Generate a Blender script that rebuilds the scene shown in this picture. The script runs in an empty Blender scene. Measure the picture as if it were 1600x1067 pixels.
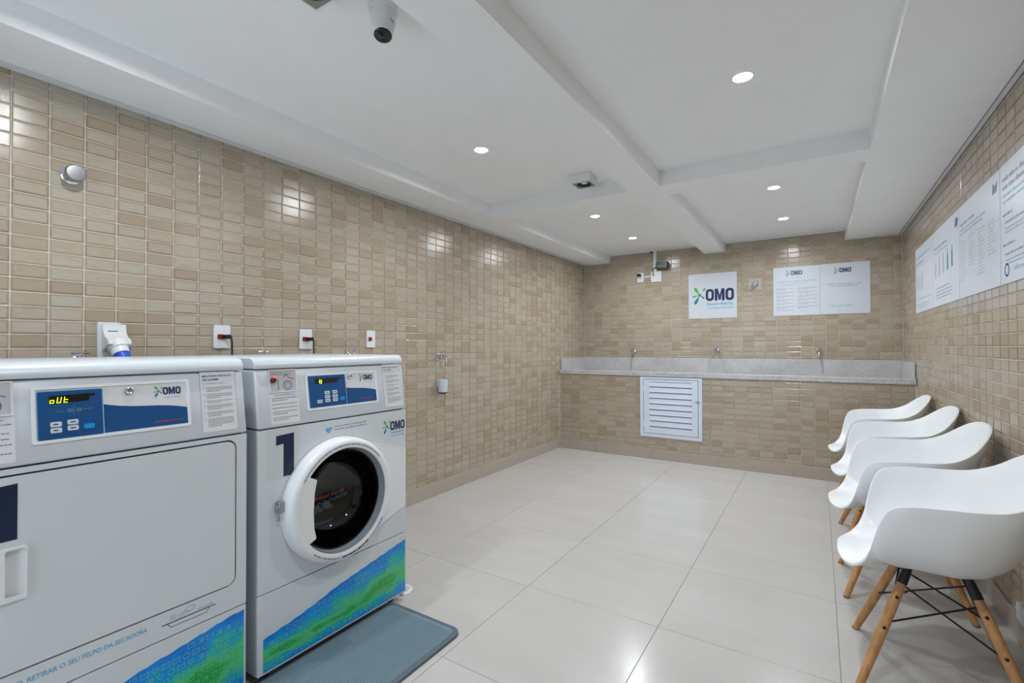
import bpy, bmesh, math, random
from mathutils import Vector, Matrix
from mathutils.geometry import tessellate_polygon

S = bpy.context.scene
COL = S.collection
rnd = random.Random(7)

# ------------------------------------------------------------------ dimensions (metres)
XR, YB, YC, HS, HP, YF = 3.182, 5.655, 4.941, 2.190, 2.288, -0.72
FX = 0.916                      # front plane of the machines

# ------------------------------------------------------------------ camera
FPX, YAW, PIT, ROL = 746.97, 0.5699, 0.0105, -0.0016
CAM = Vector((2.521, 0.0, 1.1588))
_fw = Vector((-math.sin(YAW) * math.cos(PIT), math.cos(YAW) * math.cos(PIT), math.sin(PIT)))
_rt = Vector((math.cos(YAW), math.sin(YAW), 0))
_up = _rt.cross(_fw)
_r2 = _rt * math.cos(ROL) + _up * math.sin(ROL)
_u2 = _up * math.cos(ROL) - _rt * math.sin(ROL)
cd = bpy.data.cameras.new('camera')
cd.sensor_width = 36; cd.sensor_fit = 'HORIZONTAL'; cd.lens = FPX / 1600 * 36; cd.clip_start = 0.02
co = bpy.data.objects.new('camera', cd); COL.objects.link(co)
co.matrix_world = Matrix(((_r2.x, _u2.x, -_fw.x, CAM.x), (_r2.y, _u2.y, -_fw.y, CAM.y), (_r2.z, _u2.z, -_fw.z, CAM.z), (0, 0, 0, 1)))
S.camera = co
def project(p):
    d = Vector(p) - CAM
    c = d.dot(_fw)
    if c < 0.05: return None
    return 800 + FPX * d.dot(_r2) / c, 533.5 - FPX * d.dot(_u2) / c, c

# ------------------------------------------------------------------ world and exposure
W = bpy.data.worlds.new('world'); S.world = W; W.use_nodes = True
W.node_tree.nodes['Background'].inputs[0].default_value = (0.72, 0.86, 1, 1)
W.node_tree.nodes['Background'].inputs[1].default_value = 2.4
S.view_settings.view_transform = 'Standard'; S.view_settings.look = 'None'
S.view_settings.gamma = 1; S.view_settings.use_curve_mapping = False
S.view_settings.exposure = 0.26
LAMP_W = 7.5                    # radiant power of each downlight
LAMP_COL = (0.92, 0.965, 1.0)

# ------------------------------------------------------------------ materials
def lin(c):
    return tuple(((x / 255) / 12.92 if x / 255 <= 0.04045 else ((x / 255 + 0.055) / 1.055) ** 2.4) for x in c) + (1,)
MATS = {}
def mat(name, rgb, rough=0.5, metal=0.0, spec=0.5, emit=None, estr=0, trans=0, coat=0, noise=None, bump=0, bscale=200):
    if name in MATS: return MATS[name]
    m = bpy.data.materials.new(name); m.use_nodes = True; nt = m.node_tree; b = nt.nodes['Principled BSDF']
    c = lin(rgb); b.inputs['Base Color'].default_value = c
    b.inputs['Roughness'].default_value = rough; b.inputs['Metallic'].default_value = metal
    b.inputs['Specular IOR Level'].default_value = spec; b.inputs['Transmission Weight'].default_value = trans
    b.inputs['Coat Weight'].default_value = coat
    if emit: b.inputs['Emission Color'].default_value = lin(emit); b.inputs['Emission Strength'].default_value = estr
    tc = nt.nodes.new('ShaderNodeTexCoord')
    n = nt.nodes.new('ShaderNodeTexNoise'); n.inputs['Scale'].default_value = (noise or (6, 0.03))[0]; n.inputs['Detail'].default_value = 4
    nt.links.new(tc.outputs['Object'], n.inputs['Vector'])
    amt = (noise or (6, 0.03))[1]
    mx = nt.nodes.new('ShaderNodeMix'); mx.data_type = 'RGBA'
    mx.inputs[6].default_value = tuple(x * (1 - amt) for x in c[:3]) + (1,)
    mx.inputs[7].default_value = tuple(min(1, x * (1 + amt)) for x in c[:3]) + (1,)
    nt.links.new(n.outputs['Fac'], mx.inputs[0]); nt.links.new(mx.outputs[2], b.inputs['Base Color'])
    if bump:
        n2 = nt.nodes.new('ShaderNodeTexNoise'); n2.inputs['Scale'].default_value = bscale
        nt.links.new(tc.outputs['Object'], n2.inputs['Vector'])
        bp = nt.nodes.new('ShaderNodeBump'); bp.inputs['Strength'].default_value = bump; bp.inputs['Distance'].default_value = 0.002
        nt.links.new(n2.outputs['Fac'], bp.inputs['Height']); nt.links.new(bp.outputs[0], b.inputs['Normal'])
    MATS[name] = m
    return m

def ramp(nt, stops, interp='LINEAR'):
    r = nt.nodes.new('ShaderNodeValToRGB'); e = r.color_ramp.elements; r.color_ramp.interpolation = interp
    while len(e) < len(stops): e.new(0.5)
    for i, (p, c) in enumerate(stops): e[i].position = p; e[i].color = c
    return r
def math_n(nt, op, a, b=None, clamp=False):
    m = nt.nodes.new('ShaderNodeMath'); m.operation = op; m.use_clamp = clamp
    for i, v in enumerate((a, b)):
        if v is None: continue
        if isinstance(v, (int, float)): m.inputs[i].default_value = v
        else: nt.links.new(v, m.inputs[i])
    return m.outputs[0]

def tile_material():
    m = bpy.data.materials.new('glazed_wall_tile'); m.use_nodes = True; nt = m.node_tree; b = nt.nodes['Principled BSDF']; L = nt.links
    oi = nt.nodes.new('ShaderNodeObjectInfo'); ge = nt.nodes.new('ShaderNodeNewGeometry')
    r = math_n(nt, 'FRACT', math_n(nt, 'ADD', oi.outputs['Random'], ge.outputs['Random Per Island']))
    r2 = math_n(nt, 'FRACT', math_n(nt, 'MULTIPLY', r, 17.31))
    base = ramp(nt, [(0, lin((182, 173, 156))), (0.25, lin((178, 167, 148))), (0.5, lin((184, 176, 161))), (0.72, lin((175, 161, 141))), (0.9, lin((167, 151, 130))), (1, lin((180, 167, 148)))])
    L.new(r, base.inputs[0])
    uv = nt.nodes.new('ShaderNodeUVMap')
    sc = nt.nodes.new('ShaderNodeVectorMath'); sc.operation = 'MULTIPLY'; sc.inputs[1].default_value = (1.6, 3.4, 1); L.new(uv.outputs[0], sc.inputs[0])
    n = nt.nodes.new('ShaderNodeTexNoise'); n.noise_dimensions = '4D'; n.inputs['Scale'].default_value = 1.6; n.inputs['Detail'].default_value = 5
    L.new(sc.outputs[0], n.inputs['Vector']); L.new(math_n(nt, 'MULTIPLY', r, 83), n.inputs['W'])
    cl = ramp(nt, [(0.45, (0, 0, 0, 1)), (0.75, (1, 1, 1, 1))]); L.new(n.outputs['Fac'], cl.inputs[0])
    mx = nt.nodes.new('ShaderNodeMix'); mx.data_type = 'RGBA'; L.new(math_n(nt, 'MULTIPLY', cl.outputs[0], 0.4), mx.inputs[0])
    L.new(base.outputs[0], mx.inputs[6]); mx.inputs[7].default_value = lin((166, 142, 114))
    # glaze thins over the rim of each tile: brown edge, stronger on some tiles
    sp = nt.nodes.new('ShaderNodeSeparateXYZ'); L.new(uv.outputs[0], sp.inputs[0])
    def edge(o, k): return math_n(nt, 'MULTIPLY', math_n(nt, 'MINIMUM', o, math_n(nt, 'SUBTRACT', 1.0, o)), k)
    d = math_n(nt, 'MINIMUM', edge(sp.outputs[0], 2.0), edge(sp.outputs[1], 1.0))
    d = math_n(nt, 'ADD', d, math_n(nt, 'MULTIPLY', math_n(nt, 'SUBTRACT', n.outputs['Fac'], 0.5), 0.25))
    er = ramp(nt, [(0.0, (1, 1, 1, 1)), (0.16, (0, 0, 0, 1))]); L.new(d, er.inputs[0])
    amt = math_n(nt, 'MULTIPLY', er.outputs[0], math_n(nt, 'ADD', 0.15, math_n(nt, 'MULTIPLY', r2, 0.75)))
    mx2 = nt.nodes.new('ShaderNodeMix'); mx2.data_type = 'RGBA'; L.new(amt, mx2.inputs[0]); L.new(mx.outputs[2], mx2.inputs[6]); mx2.inputs[7].default_value = lin((130, 107, 84))
    L.new(mx2.outputs[2], b.inputs['Base Color'])
    b.inputs['Roughness'].default_value = 0.16; b.inputs['Specular IOR Level'].default_value = 0.5
    n2 = nt.nodes.new('ShaderNodeTexNoise'); n2.noise_dimensions = '4D'; n2.inputs['Scale'].default_value = 9; n2.inputs['Detail'].default_value = 3
    L.new(sc.outputs[0], n2.inputs['Vector']); L.new(math_n(nt, 'MULTIPLY', r, 51), n2.inputs['W'])
    bp = nt.nodes.new('ShaderNodeBump'); bp.inputs['Strength'].default_value = 0.16; bp.inputs['Distance'].default_value = 0.0015
    L.new(n2.outputs['Fac'], bp.inputs['Height']); L.new(bp.outputs[0], b.inputs['Normal'])
    return m
def floor_material():
    m = bpy.data.materials.new('polished_floor_tile'); m.use_nodes = True; nt = m.node_tree; b = nt.nodes['Principled BSDF']; L = nt.links
    oi = nt.nodes.new('ShaderNodeObjectInfo'); tc = nt.nodes.new('ShaderNodeTexCoord')
    n = nt.nodes.new('ShaderNodeTexNoise'); n.noise_dimensions = '4D'; n.inputs['Scale'].default_value = 3.5; n.inputs['Detail'].default_value = 5
    sc = nt.nodes.new('ShaderNodeVectorMath'); sc.operation = 'MULTIPLY'; sc.inputs[1].default_value = (0.5, 2, 1); L.new(tc.outputs['Object'], sc.inputs[0])
    L.new(sc.outputs[0], n.inputs['Vector']); L.new(math_n(nt, 'MULTIPLY', oi.outputs['Random'], 40), n.inputs['W'])
    r = ramp(nt, [(0.3, lin((190, 187, 184))), (0.7, lin((197, 194, 191)))]); L.new(n.outputs['Fac'], r.inputs[0]); L.new(r.outputs[0], b.inputs['Base Color'])
    b.inputs['Roughness'].default_value = 0.2
    n2 = nt.nodes.new('ShaderNodeTexNoise'); n2.inputs['Scale'].default_value = 9; L.new(tc.outputs['Object'], n2.inputs['Vector'])
    bp = nt.nodes.new('ShaderNodeBump'); bp.inputs['Strength'].default_value = 0.04; bp.inputs['Distance'].default_value = 0.01
    L.new(n2.outputs['Fac'], bp.inputs['Height']); L.new(bp.outputs[0], b.inputs['Normal'])
    return m
def granite_material():
    m = bpy.data.materials.new('grey_granite'); m.use_nodes = True; nt = m.node_tree; b = nt.nodes['Principled BSDF']; L = nt.links
    tc = nt.nodes.new('ShaderNodeTexCoord')
    n = nt.nodes.new('ShaderNodeTexNoise'); n.inputs['Scale'].default_value = 150; n.inputs['Detail'].default_value = 3; L.new(tc.outputs['Object'], n.inputs['Vector'])
    v = nt.nodes.new('ShaderNodeTexNoise'); v.inputs['Scale'].default_value = 7; L.new(tc.outputs['Object'], v.inputs['Vector'])
    s = math_n(nt, 'ADD', n.outputs['Fac'], math_n(nt, 'MULTIPLY', math_n(nt, 'SUBTRACT', v.outputs['Fac'], 0.5), 0.3))
    r = ramp(nt, [(0.25, lin((140, 140, 140))), (0.42, lin((186, 186, 187))), (0.6, lin((205, 205, 206))), (0.8, lin((218, 218, 219)))]); L.new(s, r.inputs[0])
    L.new(r.outputs[0], b.inputs['Base Color']); b.inputs['Roughness'].default_value = 0.22
    return m
def wood_material():
    m = bpy.data.materials.new('beech_wood'); m.use_nodes = True; nt = m.node_tree; b = nt.nodes['Principled BSDF']; L = nt.links
    tc = nt.nodes.new('ShaderNodeTexCoord'); sc = nt.nodes.new('ShaderNodeVectorMath'); sc.operation = 'MULTIPLY'; sc.inputs[1].default_value = (60, 60, 5); L.new(tc.outputs['Object'], sc.inputs[0])
    n = nt.nodes.new('ShaderNodeTexNoise'); n.inputs['Scale'].default_value = 1.2; n.inputs['Detail'].default_value = 5; L.new(sc.outputs[0], n.inputs['Vector'])
    r = ramp(nt, [(0.3, lin((178, 124, 74))), (0.7, lin((205, 156, 104)))]); L.new(n.outputs['Fac'], r.inputs[0]); L.new(r.outputs[0], b.inputs['Base Color'])
    b.inputs['Roughness'].default_value = 0.42
    return m
def art_material():
    # printed blue / teal / green wash of the lower panels
    m = bpy.data.materials.new('blue_green_print'); m.use_nodes = True; nt = m.node_tree; b = nt.nodes['Principled BSDF']; L = nt.links
    uv = nt.nodes.new('ShaderNodeUVMap'); sp = nt.nodes.new('ShaderNodeSeparateXYZ'); L.new(uv.outputs[0], sp.inputs[0])
    n = nt.nodes.new('ShaderNodeTexNoise'); n.inputs['Scale'].default_value = 4; n.inputs['Detail'].default_value = 2
    sv = nt.nodes.new('ShaderNodeVectorMath'); sv.operation = 'MULTIPLY'; sv.inputs[1].default_value = (2.2, 0.8, 1); L.new(uv.outputs[0], sv.inputs[0]); L.new(sv.outputs[0], n.inputs['Vector'])
    d = math_n(nt, 'ABSOLUTE', math_n(nt, 'SUBTRACT', sp.outputs[1], 0.45))
    d = math_n(nt, 'ADD', math_n(nt, 'MULTIPLY', d, 1.7), math_n(nt, 'MULTIPLY', math_n(nt, 'SUBTRACT', n.outputs['Fac'], 0.5), 1.1))
    r = ramp(nt, [(0.0, lin((30, 176, 72))), (0.2, lin((82, 206, 124))), (0.45, lin((0, 178, 196))), (0.7, lin((0, 146, 232))), (1.0, lin((0, 122, 218)))]); L.new(d, r.inputs[0])
    L.new(r.outputs[0], b.inputs['Base Color']); b.inputs['Roughness'].default_value = 0.35
    return m

M_TILE = tile_material(); M_FLOOR = floor_material(); M_GRAN = granite_material(); M_WOOD = wood_material(); M_ART = art_material()
M_GROUT = mat('pale_grout', (222, 214, 202), 0.85, bump=0.2)
M_FGROUT = mat('floor_grout', (150, 145, 138), 0.8)
M_CEIL = mat('ceiling_paint', (243, 244, 245), 0.85, spec=0.2)
M_TRIMW = mat('white_trim', (226, 229, 232), 0.4)
M_DARK = mat('shadow_gap_grey', (52, 54, 58), 0.8)
M_BASE = mat('taupe_baseboard_tile', (178, 168, 156), 0.3)
M_PLASTER = mat('cream_plaster', (214, 204, 188), 0.8)
M_ENAM = mat('white_enamel', (208, 215, 222), 0.28)
M_ENAM2 = mat('white_enamel_panel', (214, 220, 225), 0.28)
M_PLAS = mat('white_plastic', (232, 235, 238), 0.3)
M_NAVY = mat('navy_print', (16, 38, 88), 0.4)
M_NAVY2 = mat('dark_navy_vinyl', (12, 32, 66), 0.35)
M_BLUE = mat('blue_overlay', (8, 76, 134), 0.3)
M_CYAN = mat('cyan_print', (70, 176, 216), 0.4)
M_CYAN2 = mat('pale_cyan_print', (150, 200, 228), 0.4)
M_TEAL = mat('teal_print', (20, 130, 138), 0.4)
M_GREEN = mat('green_print', (84, 176, 62), 0.4)
M_RED = mat('red_print', (196, 40, 44), 0.4)
M_GREYP = mat('grey_print', (138, 140, 150), 0.5)
M_GREYQ = mat('soft_grey_print', (150, 154, 168), 0.5)
M_PAPER = mat('white_sign_board', (212, 218, 228), 0.35)
M_LABEL = mat('white_sticker', (222, 224, 228), 0.4)
M_BLACK = mat('black_plastic', (22, 22, 24), 0.35)
M_BLKM = mat('black_steel', (26, 26, 28), 0.4, metal=0.3)
M_CHROME = mat('chrome', (208, 210, 214), 0.12, metal=1.0)
M_STEEL = mat('brushed_steel', (176, 178, 182), 0.32, metal=1.0)
M_SCREEN = mat('black_display', (14, 14, 12), 0.1)
M_SEG = mat('yellow_led_segment', (214, 255, 20), 0.4, emit=(214, 255, 20), estr=2.5)
M_LENS = mat('led_lens', (255, 255, 255), 0.4, emit=(255, 252, 248), estr=25)
M_BTN = mat('white_button', (206, 216, 226), 0.35)
M_CBTN = mat('cyan_button', (0, 148, 220), 0.35)
M_GLASS = mat('tinted_door_glass', (84, 90, 92), 0.02, trans=1.0)
M_DRUM = mat('dark_drum_steel', (24, 25, 27), 0.4, metal=0.3)
M_RUB = mat('grey_rubber_gasket', (92, 104, 110), 0.4)
M_MAT = mat('grey_foam_mat', (112, 134, 146), 0.75, noise=(40, 0.08))
M_MATB = mat('dark_grey_mat_border', (88, 102, 112), 0.7)
M_CHAIR = mat('white_polypropylene', (238, 241, 244), 0.32)
M_LOUV = mat('white_painted_aluminium', (222, 232, 250), 0.4)
M_BRASS = mat('dull_brass', (150, 138, 104), 0.35, metal=0.8)
M_REDL = mat('red_indicator', (220, 30, 40), 0.3, emit=(255, 60, 70), estr=3)
M_BLUEP = mat('blue_socket_plastic', (24, 84, 210), 0.4)
M_GREYPL = mat('light_grey_plastic', (218, 220, 220), 0.45)
M_ICON = mat('pale_icon_print', (150, 216, 204), 0.5)
M_GLED = mat('green_indicator', (14, 130, 62), 0.4, emit=(20, 220, 100), estr=0.12)
M_FOOT = mat('dark_rubber_foot', (48, 46, 44), 0.7)
M_BROWN = mat('brown_pad', (120, 108, 96), 0.7)

# ------------------------------------------------------------------ mesh helpers
def link(name, data, parent=None, org=None):
    o = bpy.data.objects.new(name, data); COL.objects.link(o)
    if parent is not None: o.parent = parent
    return o
def tag(o, label=None, cat=None, group=None, kind=None):
    if label: o['label'] = label
    if cat: o['category'] = cat
    if group: o['group'] = group
    if kind: o['kind'] = kind
    return o
def empty(name, loc, label, cat, group=None, rz=0):
    o = link(name, None); o.location = loc; o.rotation_euler = (0, 0, rz); o.empty_display_size = 0.1
    return tag(o, label, cat, group)
def build(name, bm, m, parent=None, org=(0, 0, 0), smooth=None, bevel=0, seg=2):
    """mesh written in world coordinates; org is the thing's base (its parent Empty's location)"""
    if any(org): bmesh.ops.translate(bm, verts=bm.verts, vec=-Vector(org))
    bmesh.ops.recalc_face_normals(bm, faces=bm.faces)
    me = bpy.data.meshes.new(name); bm.to_mesh(me); bm.free()
    for mm in (m if isinstance(m, (list, tuple)) else [m]): me.materials.append(mm)
    if smooth is not None:
        me.polygons.foreach_set('use_smooth', [True] * len(me.polygons))
        try: me.set_sharp_from_angle(angle=math.radians(smooth))
        except Exception: pass
    o = link(name, me, parent)
    if parent is None: o.location = org
    if bevel:
        b = o.modifiers.new('bevel', 'BEVEL'); b.width = bevel; b.segments = seg; b.limit_method = 'ANGLE'; b.angle_limit = math.radians(40)
        me.polygons.foreach_set('use_smooth', [True] * len(me.polygons))
        try: me.set_sharp_from_angle(angle=math.radians(35))
        except Exception: pass
    return o
def NB(): return bmesh.new()
def box(bm, x0, x1, y0, y1, z0, z1):
    v = [bm.verts.new(p) for p in ((x0, y0, z0), (x1, y0, z0), (x1, y1, z0), (x0, y1, z0), (x0, y0, z1), (x1, y0, z1), (x1, y1, z1), (x0, y1, z1))]
    for f in ((0, 3, 2, 1), (4, 5, 6, 7), (0, 1, 5, 4), (1, 2, 6, 5), (2, 3, 7, 6), (3, 0, 4, 7)): bm.faces.new([v[i] for i in f])
def fbox(bm, F, u0, u1, v0, v1, n0, n1):
    v = [bm.verts.new(F(*p)) for p in ((u0, v0, n0), (u1, v0, n0), (u1, v1, n0), (u0, v1, n0), (u0, v0, n1), (u1, v0, n1), (u1, v1, n1), (u0, v1, n1))]
    for f in ((0, 3, 2, 1), (4, 5, 6, 7), (0, 1, 5, 4), (1, 2, 6, 5), (2, 3, 7, 6), (3, 0, 4, 7)): bm.faces.new([v[i] for i in f])
def fprism(bm, F, pts, n0, n1, holes=()):
    """closed outline (with holes) in the face frame F, extruded n0..n1"""
    loops = [list(pts)] + [list(h) for h in holes]
    flat = [p for l in loops for p in l]
    tris = tessellate_polygon([[Vector((p[0], p[1], 0)) for p in l] for l in loops])
    a = [bm.verts.new(F(p[0], p[1], n0)) for p in flat]; b = [bm.verts.new(F(p[0], p[1], n1)) for p in flat]
    for t in tris:
        try: bm.faces.new([b[i] for i in t]); bm.faces.new([a[i] for i in reversed(t)])
        except ValueError: pass
    k = 0
    for l in loops:
        n = len(l)
        for i in range(n):
            j = (i + 1) % n
            bm.faces.new((a[k + i], a[k + j], b[k + j], b[k + i]))
        k += n
def fquad(bm, F, u0, u1, v0, v1, n):
    bm.faces.new([bm.verts.new(F(*p)) for p in ((u0, v0, n), (u1, v0, n), (u1, v1, n), (u0, v1, n))])
def fpoly(bm, F, pts, n):
    vs = [bm.verts.new(F(p[0], p[1], n)) for p in pts]
    for t in tessellate_polygon([[Vector((p[0], p[1], 0)) for p in pts]]): bm.faces.new([vs[i] for i in t])
def fline(bm, F, pts, w, n, closed=False):
    """flat printed stroke"""
    pts = [Vector(p) for p in pts]
    if closed: pts = pts + [pts[0]]
    for a, b in zip(pts[:-1], pts[1:]):
        d = (b - a)
        if d.length < 1e-7: continue
        d.normalize(); q = Vector((-d.y, d.x)) * (w / 2); a2 = a - d * w * 0.3; b2 = b + d * w * 0.3
        bm.faces.new([bm.verts.new(F(p.x, p.y, n)) for p in (a2 - q, b2 - q, b2 + q, a2 + q)])
def rrect(u0, u1, v0, v1, r, seg=6):
    out = []
    for cx, cy, a0 in ((u1 - r, v1 - r, 0), (u0 + r, v1 - r, 90), (u0 + r, v0 + r, 180), (u1 - r, v0 + r, 270)):
        for i in range(seg + 1):
            a = math.radians(a0 + 90 * i / seg); out.append((cx + r * math.cos(a), cy + r * math.sin(a)))
    return out
def circle(cx, cy, r, n=32, ry=None):
    return [(cx + r * math.cos(2 * math.pi * i / n), cy + (ry or r) * math.sin(2 * math.pi * i / n)) for i in range(n)]
def axes(d):
    d = Vector(d).normalized(); a = Vector((0, 0, 1)) if abs(d.z) < 0.9 else Vector((1, 0, 0))
    e1 = d.cross(a).normalized(); return d, e1, d.cross(e1)
def lathe(bm, c, d, prof, seg=24, cap0=True, cap1=True):
    """profile [(radius, distance along d)]"""
    d, e1, e2 = axes(d); c = Vector(c); rings = []
    for r, h in prof:
        if r < 1e-6: rings.append([bm.verts.new(c + d * h)])
        else: rings.append([bm.verts.new(c + d * h + (e1 * math.cos(2 * math.pi * i / seg) + e2 * math.sin(2 * math.pi * i / seg)) * r) for i in range(seg)])
    for A, B in zip(rings[:-1], rings[1:]):
        for i in range(seg):
            j = (i + 1) % seg
            f = [A[i % len(A)], A[j % len(A)], B[j % len(B)], B[i % len(B)]]
            g = []
            for x in f:
                if x not in g: g.append(x)
            if len(g) >= 3: bm.faces.new(g)
    if cap0 and len(rings[0]) > 1: bm.faces.new(list(reversed(rings[0])))
    if cap1 and len(rings[-1]) > 1: bm.faces.new(rings[-1])
def tube(bm, pts, r, seg=10):
    pts = [Vector(p) for p in pts]; rr = r if isinstance(r, (list, tuple)) else [r] * len(pts); rings = []
    d0, e1, e2 = axes(pts[1] - pts[0])
    for i, p in enumerate(pts):
        t = (pts[min(i + 1, len(pts) - 1)] - pts[max(i - 1, 0)]).normalized()
        e1 = (e1 - t * e1.dot(t)).normalized(); e2 = t.cross(e1)
        rings.append([bm.verts.new(p + (e1 * math.cos(2 * math.pi * k / seg) + e2 * math.sin(2 * math.pi * k / seg)) * rr[i]) for k in range(seg)])
    for A, B in zip(rings[:-1], rings[1:]):
        for i in range(seg): bm.faces.new((A[i], A[(i + 1) % seg], B[(i + 1) % seg], B[i]))
    bm.faces.new(list(reversed(rings[0]))); bm.faces.new(rings[-1])

_tcache = {}
def text_geo(body, bold=0.0):
    k = (body, bold)
    if k in _tcache: return _tcache[k]
    cu = bpy.data.curves.new('txt', 'FONT'); cu.body = body; cu.size = 1; cu.resolution_u = 3; cu.offset = bold
    o = bpy.data.objects.new('txt', cu); COL.objects.link(o)
    dg = bpy.context.evaluated_depsgraph_get(); me = o.evaluated_get(dg).to_mesh()
    vs = [(v.co.x, v.co.y) for v in me.vertices]; fs = [tuple(p.vertices) for p in me.polygons]
    o.evaluated_get(dg).to_mesh_clear(); bpy.data.objects.remove(o); bpy.data.curves.remove(cu)
    xs = [v[0] for v in vs]; ys = [v[1] for v in vs]
    _tcache[k] = (vs, fs, min(xs), max(xs), min(ys), max(ys))
    return _tcache[k]
def ftext(bm, F, body, u0, u1, v0, v1, n, bold=0.0):
    vs, fs, a, b, c, d = text_geo(body, bold)
    w = [bm.verts.new(F(u0 + (x - a) / (b - a) * (u1 - u0), v0 + (y - c) / (d - c) * (v1 - v0), n)) for x, y in vs]
    for f in fs:
        try: bm.faces.new([w[i] for i in f])
        except ValueError: pass
def flines(bm, F, u0, u1, v, h, n, seed=0, full=1.0):
    """one row of illegibly small print: word-long dashes"""
    r = random.Random(seed); u = u0; end = u0 + (u1 - u0) * full
    while u < end - h:
        w = min(r.uniform(1.2, 5) * h, end - u)
        if h < 0.0034: fquad(bm, F, u, u + w, v - h / 2, v + h / 2, n)
        else:
            x = u
            while x < u + w - h * 0.3:
                t = r.choice((0.15, 0.15, 0.15, 0.5)); b = r.choice((0.42, 0.42, 0.3)); fquad(bm, F, x, x + h * b, v - h / 2, v + h * t, n); x += h * (b + 0.2)
        u += w + h * 0.55

# face frames: u to the viewer's right, v up, n out of the surface
def FRONT(u, v, n): return Vector((FX + n, u, v))
_P0 = Vector((0.918, 0.875)); _P1 = Vector((0.887, 1.085)); _PL = (_P1 - _P0).length; _PT = (_P1 - _P0) / _PL; _PN = Vector((_PT.y, -_PT.x))
def PANEL(u, t, n):
    p = _P0 + (_P1 - _P0) * t + _PN * n; return Vector((p.x, u, p.y))
def LEFTW(u, v, n): return Vector((n, u, v))
def BACKW(u, v, n): return Vector((u, YB - n, v))
def CABF(u, v, n): return Vector((u, YC - n, v))
def RIGHTW(u, v, n): return Vector((XR - n, u, v))      # u runs with y; use MR for print
def MR(y0):
    return lambda u, v, n: Vector((XR - n, y0 - u, v))

# ------------------------------------------------------------------ the room
def struct(name, bm, m, label, cat, parent=None, **k):
    o = build(name, bm, m, parent, **k)
    if parent is None: tag(o, label, cat, kind='structure')
    return o
TT = 0.0032       # tile thickness over the grout plane
bm = NB(); box(bm, -0.12, 0.0, YF, YB, 0, HP + 0.12); wall_left = struct('wall_left', bm, M_GROUT, 'left wall of glossy beige brick-shaped tiles behind the machines', 'wall')
bm = NB(); box(bm, -0.12, XR + 0.12, YB, YB + 0.12, 0, HP + 0.12); wall_back = struct('wall_back', bm, M_GROUT, 'back wall of beige tiles above the granite trough', 'wall')
bm = NB(); box(bm, XR, XR + 0.12, YF, YB, 0, HP + 0.12); wall_right = struct('wall_right', bm, M_GROUT, 'right wall of beige tiles behind the white chairs', 'wall')
DX0, DX1, DZ = 0.55, 1.55, 2.08  # unseen doorway, added to let cool daylight into the near end
bm = NB(); box(bm, -0.12, DX0, YF - 0.12, YF, 0, HP + 0.12); box(bm, DX1, XR + 0.12, YF - 0.12, YF, 0, HP + 0.12); box(bm, DX0, DX1, YF - 0.12, YF, DZ, HP + 0.12)
wall_front = struct('wall_front', bm, M_PLASTER, 'cream wall behind the camera with a doorway added for daylight', 'wall')
bm = NB()
for b in ((DX0, DX0 + 0.05, YF - 0.12, YF + 0.012, 0, DZ), (DX1 - 0.05, DX1, YF - 0.12, YF + 0.012, 0, DZ), (DX0 + 0.05, DX1 - 0.05, YF - 0.12, YF + 0.012, DZ - 0.05, DZ)): box(bm, *b)
struct('added_doorway_frame', bm, M_TRIMW, 'white frame of the unseen doorway added for daylight behind the camera', 'door frame')
# portal: gives off no light, only guides sampling of the sky seen through the added doorway
pd = bpy.data.lights.new('added_doorway_portal', 'AREA'); pd.shape = 'RECTANGLE'; pd.size = DX1 - DX0; pd.size_y = DZ; pd.cycles.is_portal = True
po = bpy.data.objects.new('added_doorway_portal', pd); COL.objects.link(po); po.location = ((DX0 + DX1) / 2, YF - 0.06, DZ / 2); po.rotation_euler = (math.radians(90), 0, 0)

PU, PV, GR = 0.1064, 0.0532, 0.0046
def tile_mesh(w, h):
    bm = NB(); uvl = bm.loops.layers.uv.new('UVMap'); add_tile(bm, uvl, lambda u, v, n: Vector((u, v, n)), -w / 2, w / 2, -h / 2, h / 2, None)
    me = bpy.data.meshes.new('tile'); bm.to_mesh(me); bm.free(); me.materials.append(M_TILE); return me
def add_tile(bm, uvl, F, u0, u1, v0, v1, r, full=(None)):
    e = 0.0022; t = TT; zo = 0.0003
    j = [0, 0, 0, 0] if r is None else [r.uniform(-0.0004, 0.0004) for _ in range(4)]
    B = [(u0, v0), (u1, v0), (u1, v1), (u0, v1)]; I = [(u0 + e, v0 + e), (u1 - e, v0 + e), (u1 - e, v1 - e), (u0 + e, v1 - e)]
    a = [bm.verts.new(F(p[0], p[1], zo)) for p in B]; b = [bm.verts.new(F(p[0], p[1], t - 0.0012)) for p in B]
    c = [bm.verts.new(F(p[0], p[1], t + j[k])) for k, p in enumerate(I)]
    def uvof(p): return ((p[0] - u0) / (u1 - u0), (p[1] - v0) / (v1 - v0))
    f = bm.faces.new(c)
    for l, p in zip(f.loops, I): l[uvl].uv = uvof(p)
    for k in range(4):
        m = (k + 1) % 4
        f = bm.faces.new((b[k], b[m], c[m], c[k]))
        for l, p in zip(f.loops, (B[k], B[m], I[m], I[k])): l[uvl].uv = uvof(p)
        f = bm.faces.new((a[k], a[m], b[m], b[k]))
        for l, p in zip(f.loops, (B[k], B[m], B[m], B[k])): l[uvl].uv = uvof(p)
TILE_ME = tile_mesh(PU - GR, PV - GR)
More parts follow.
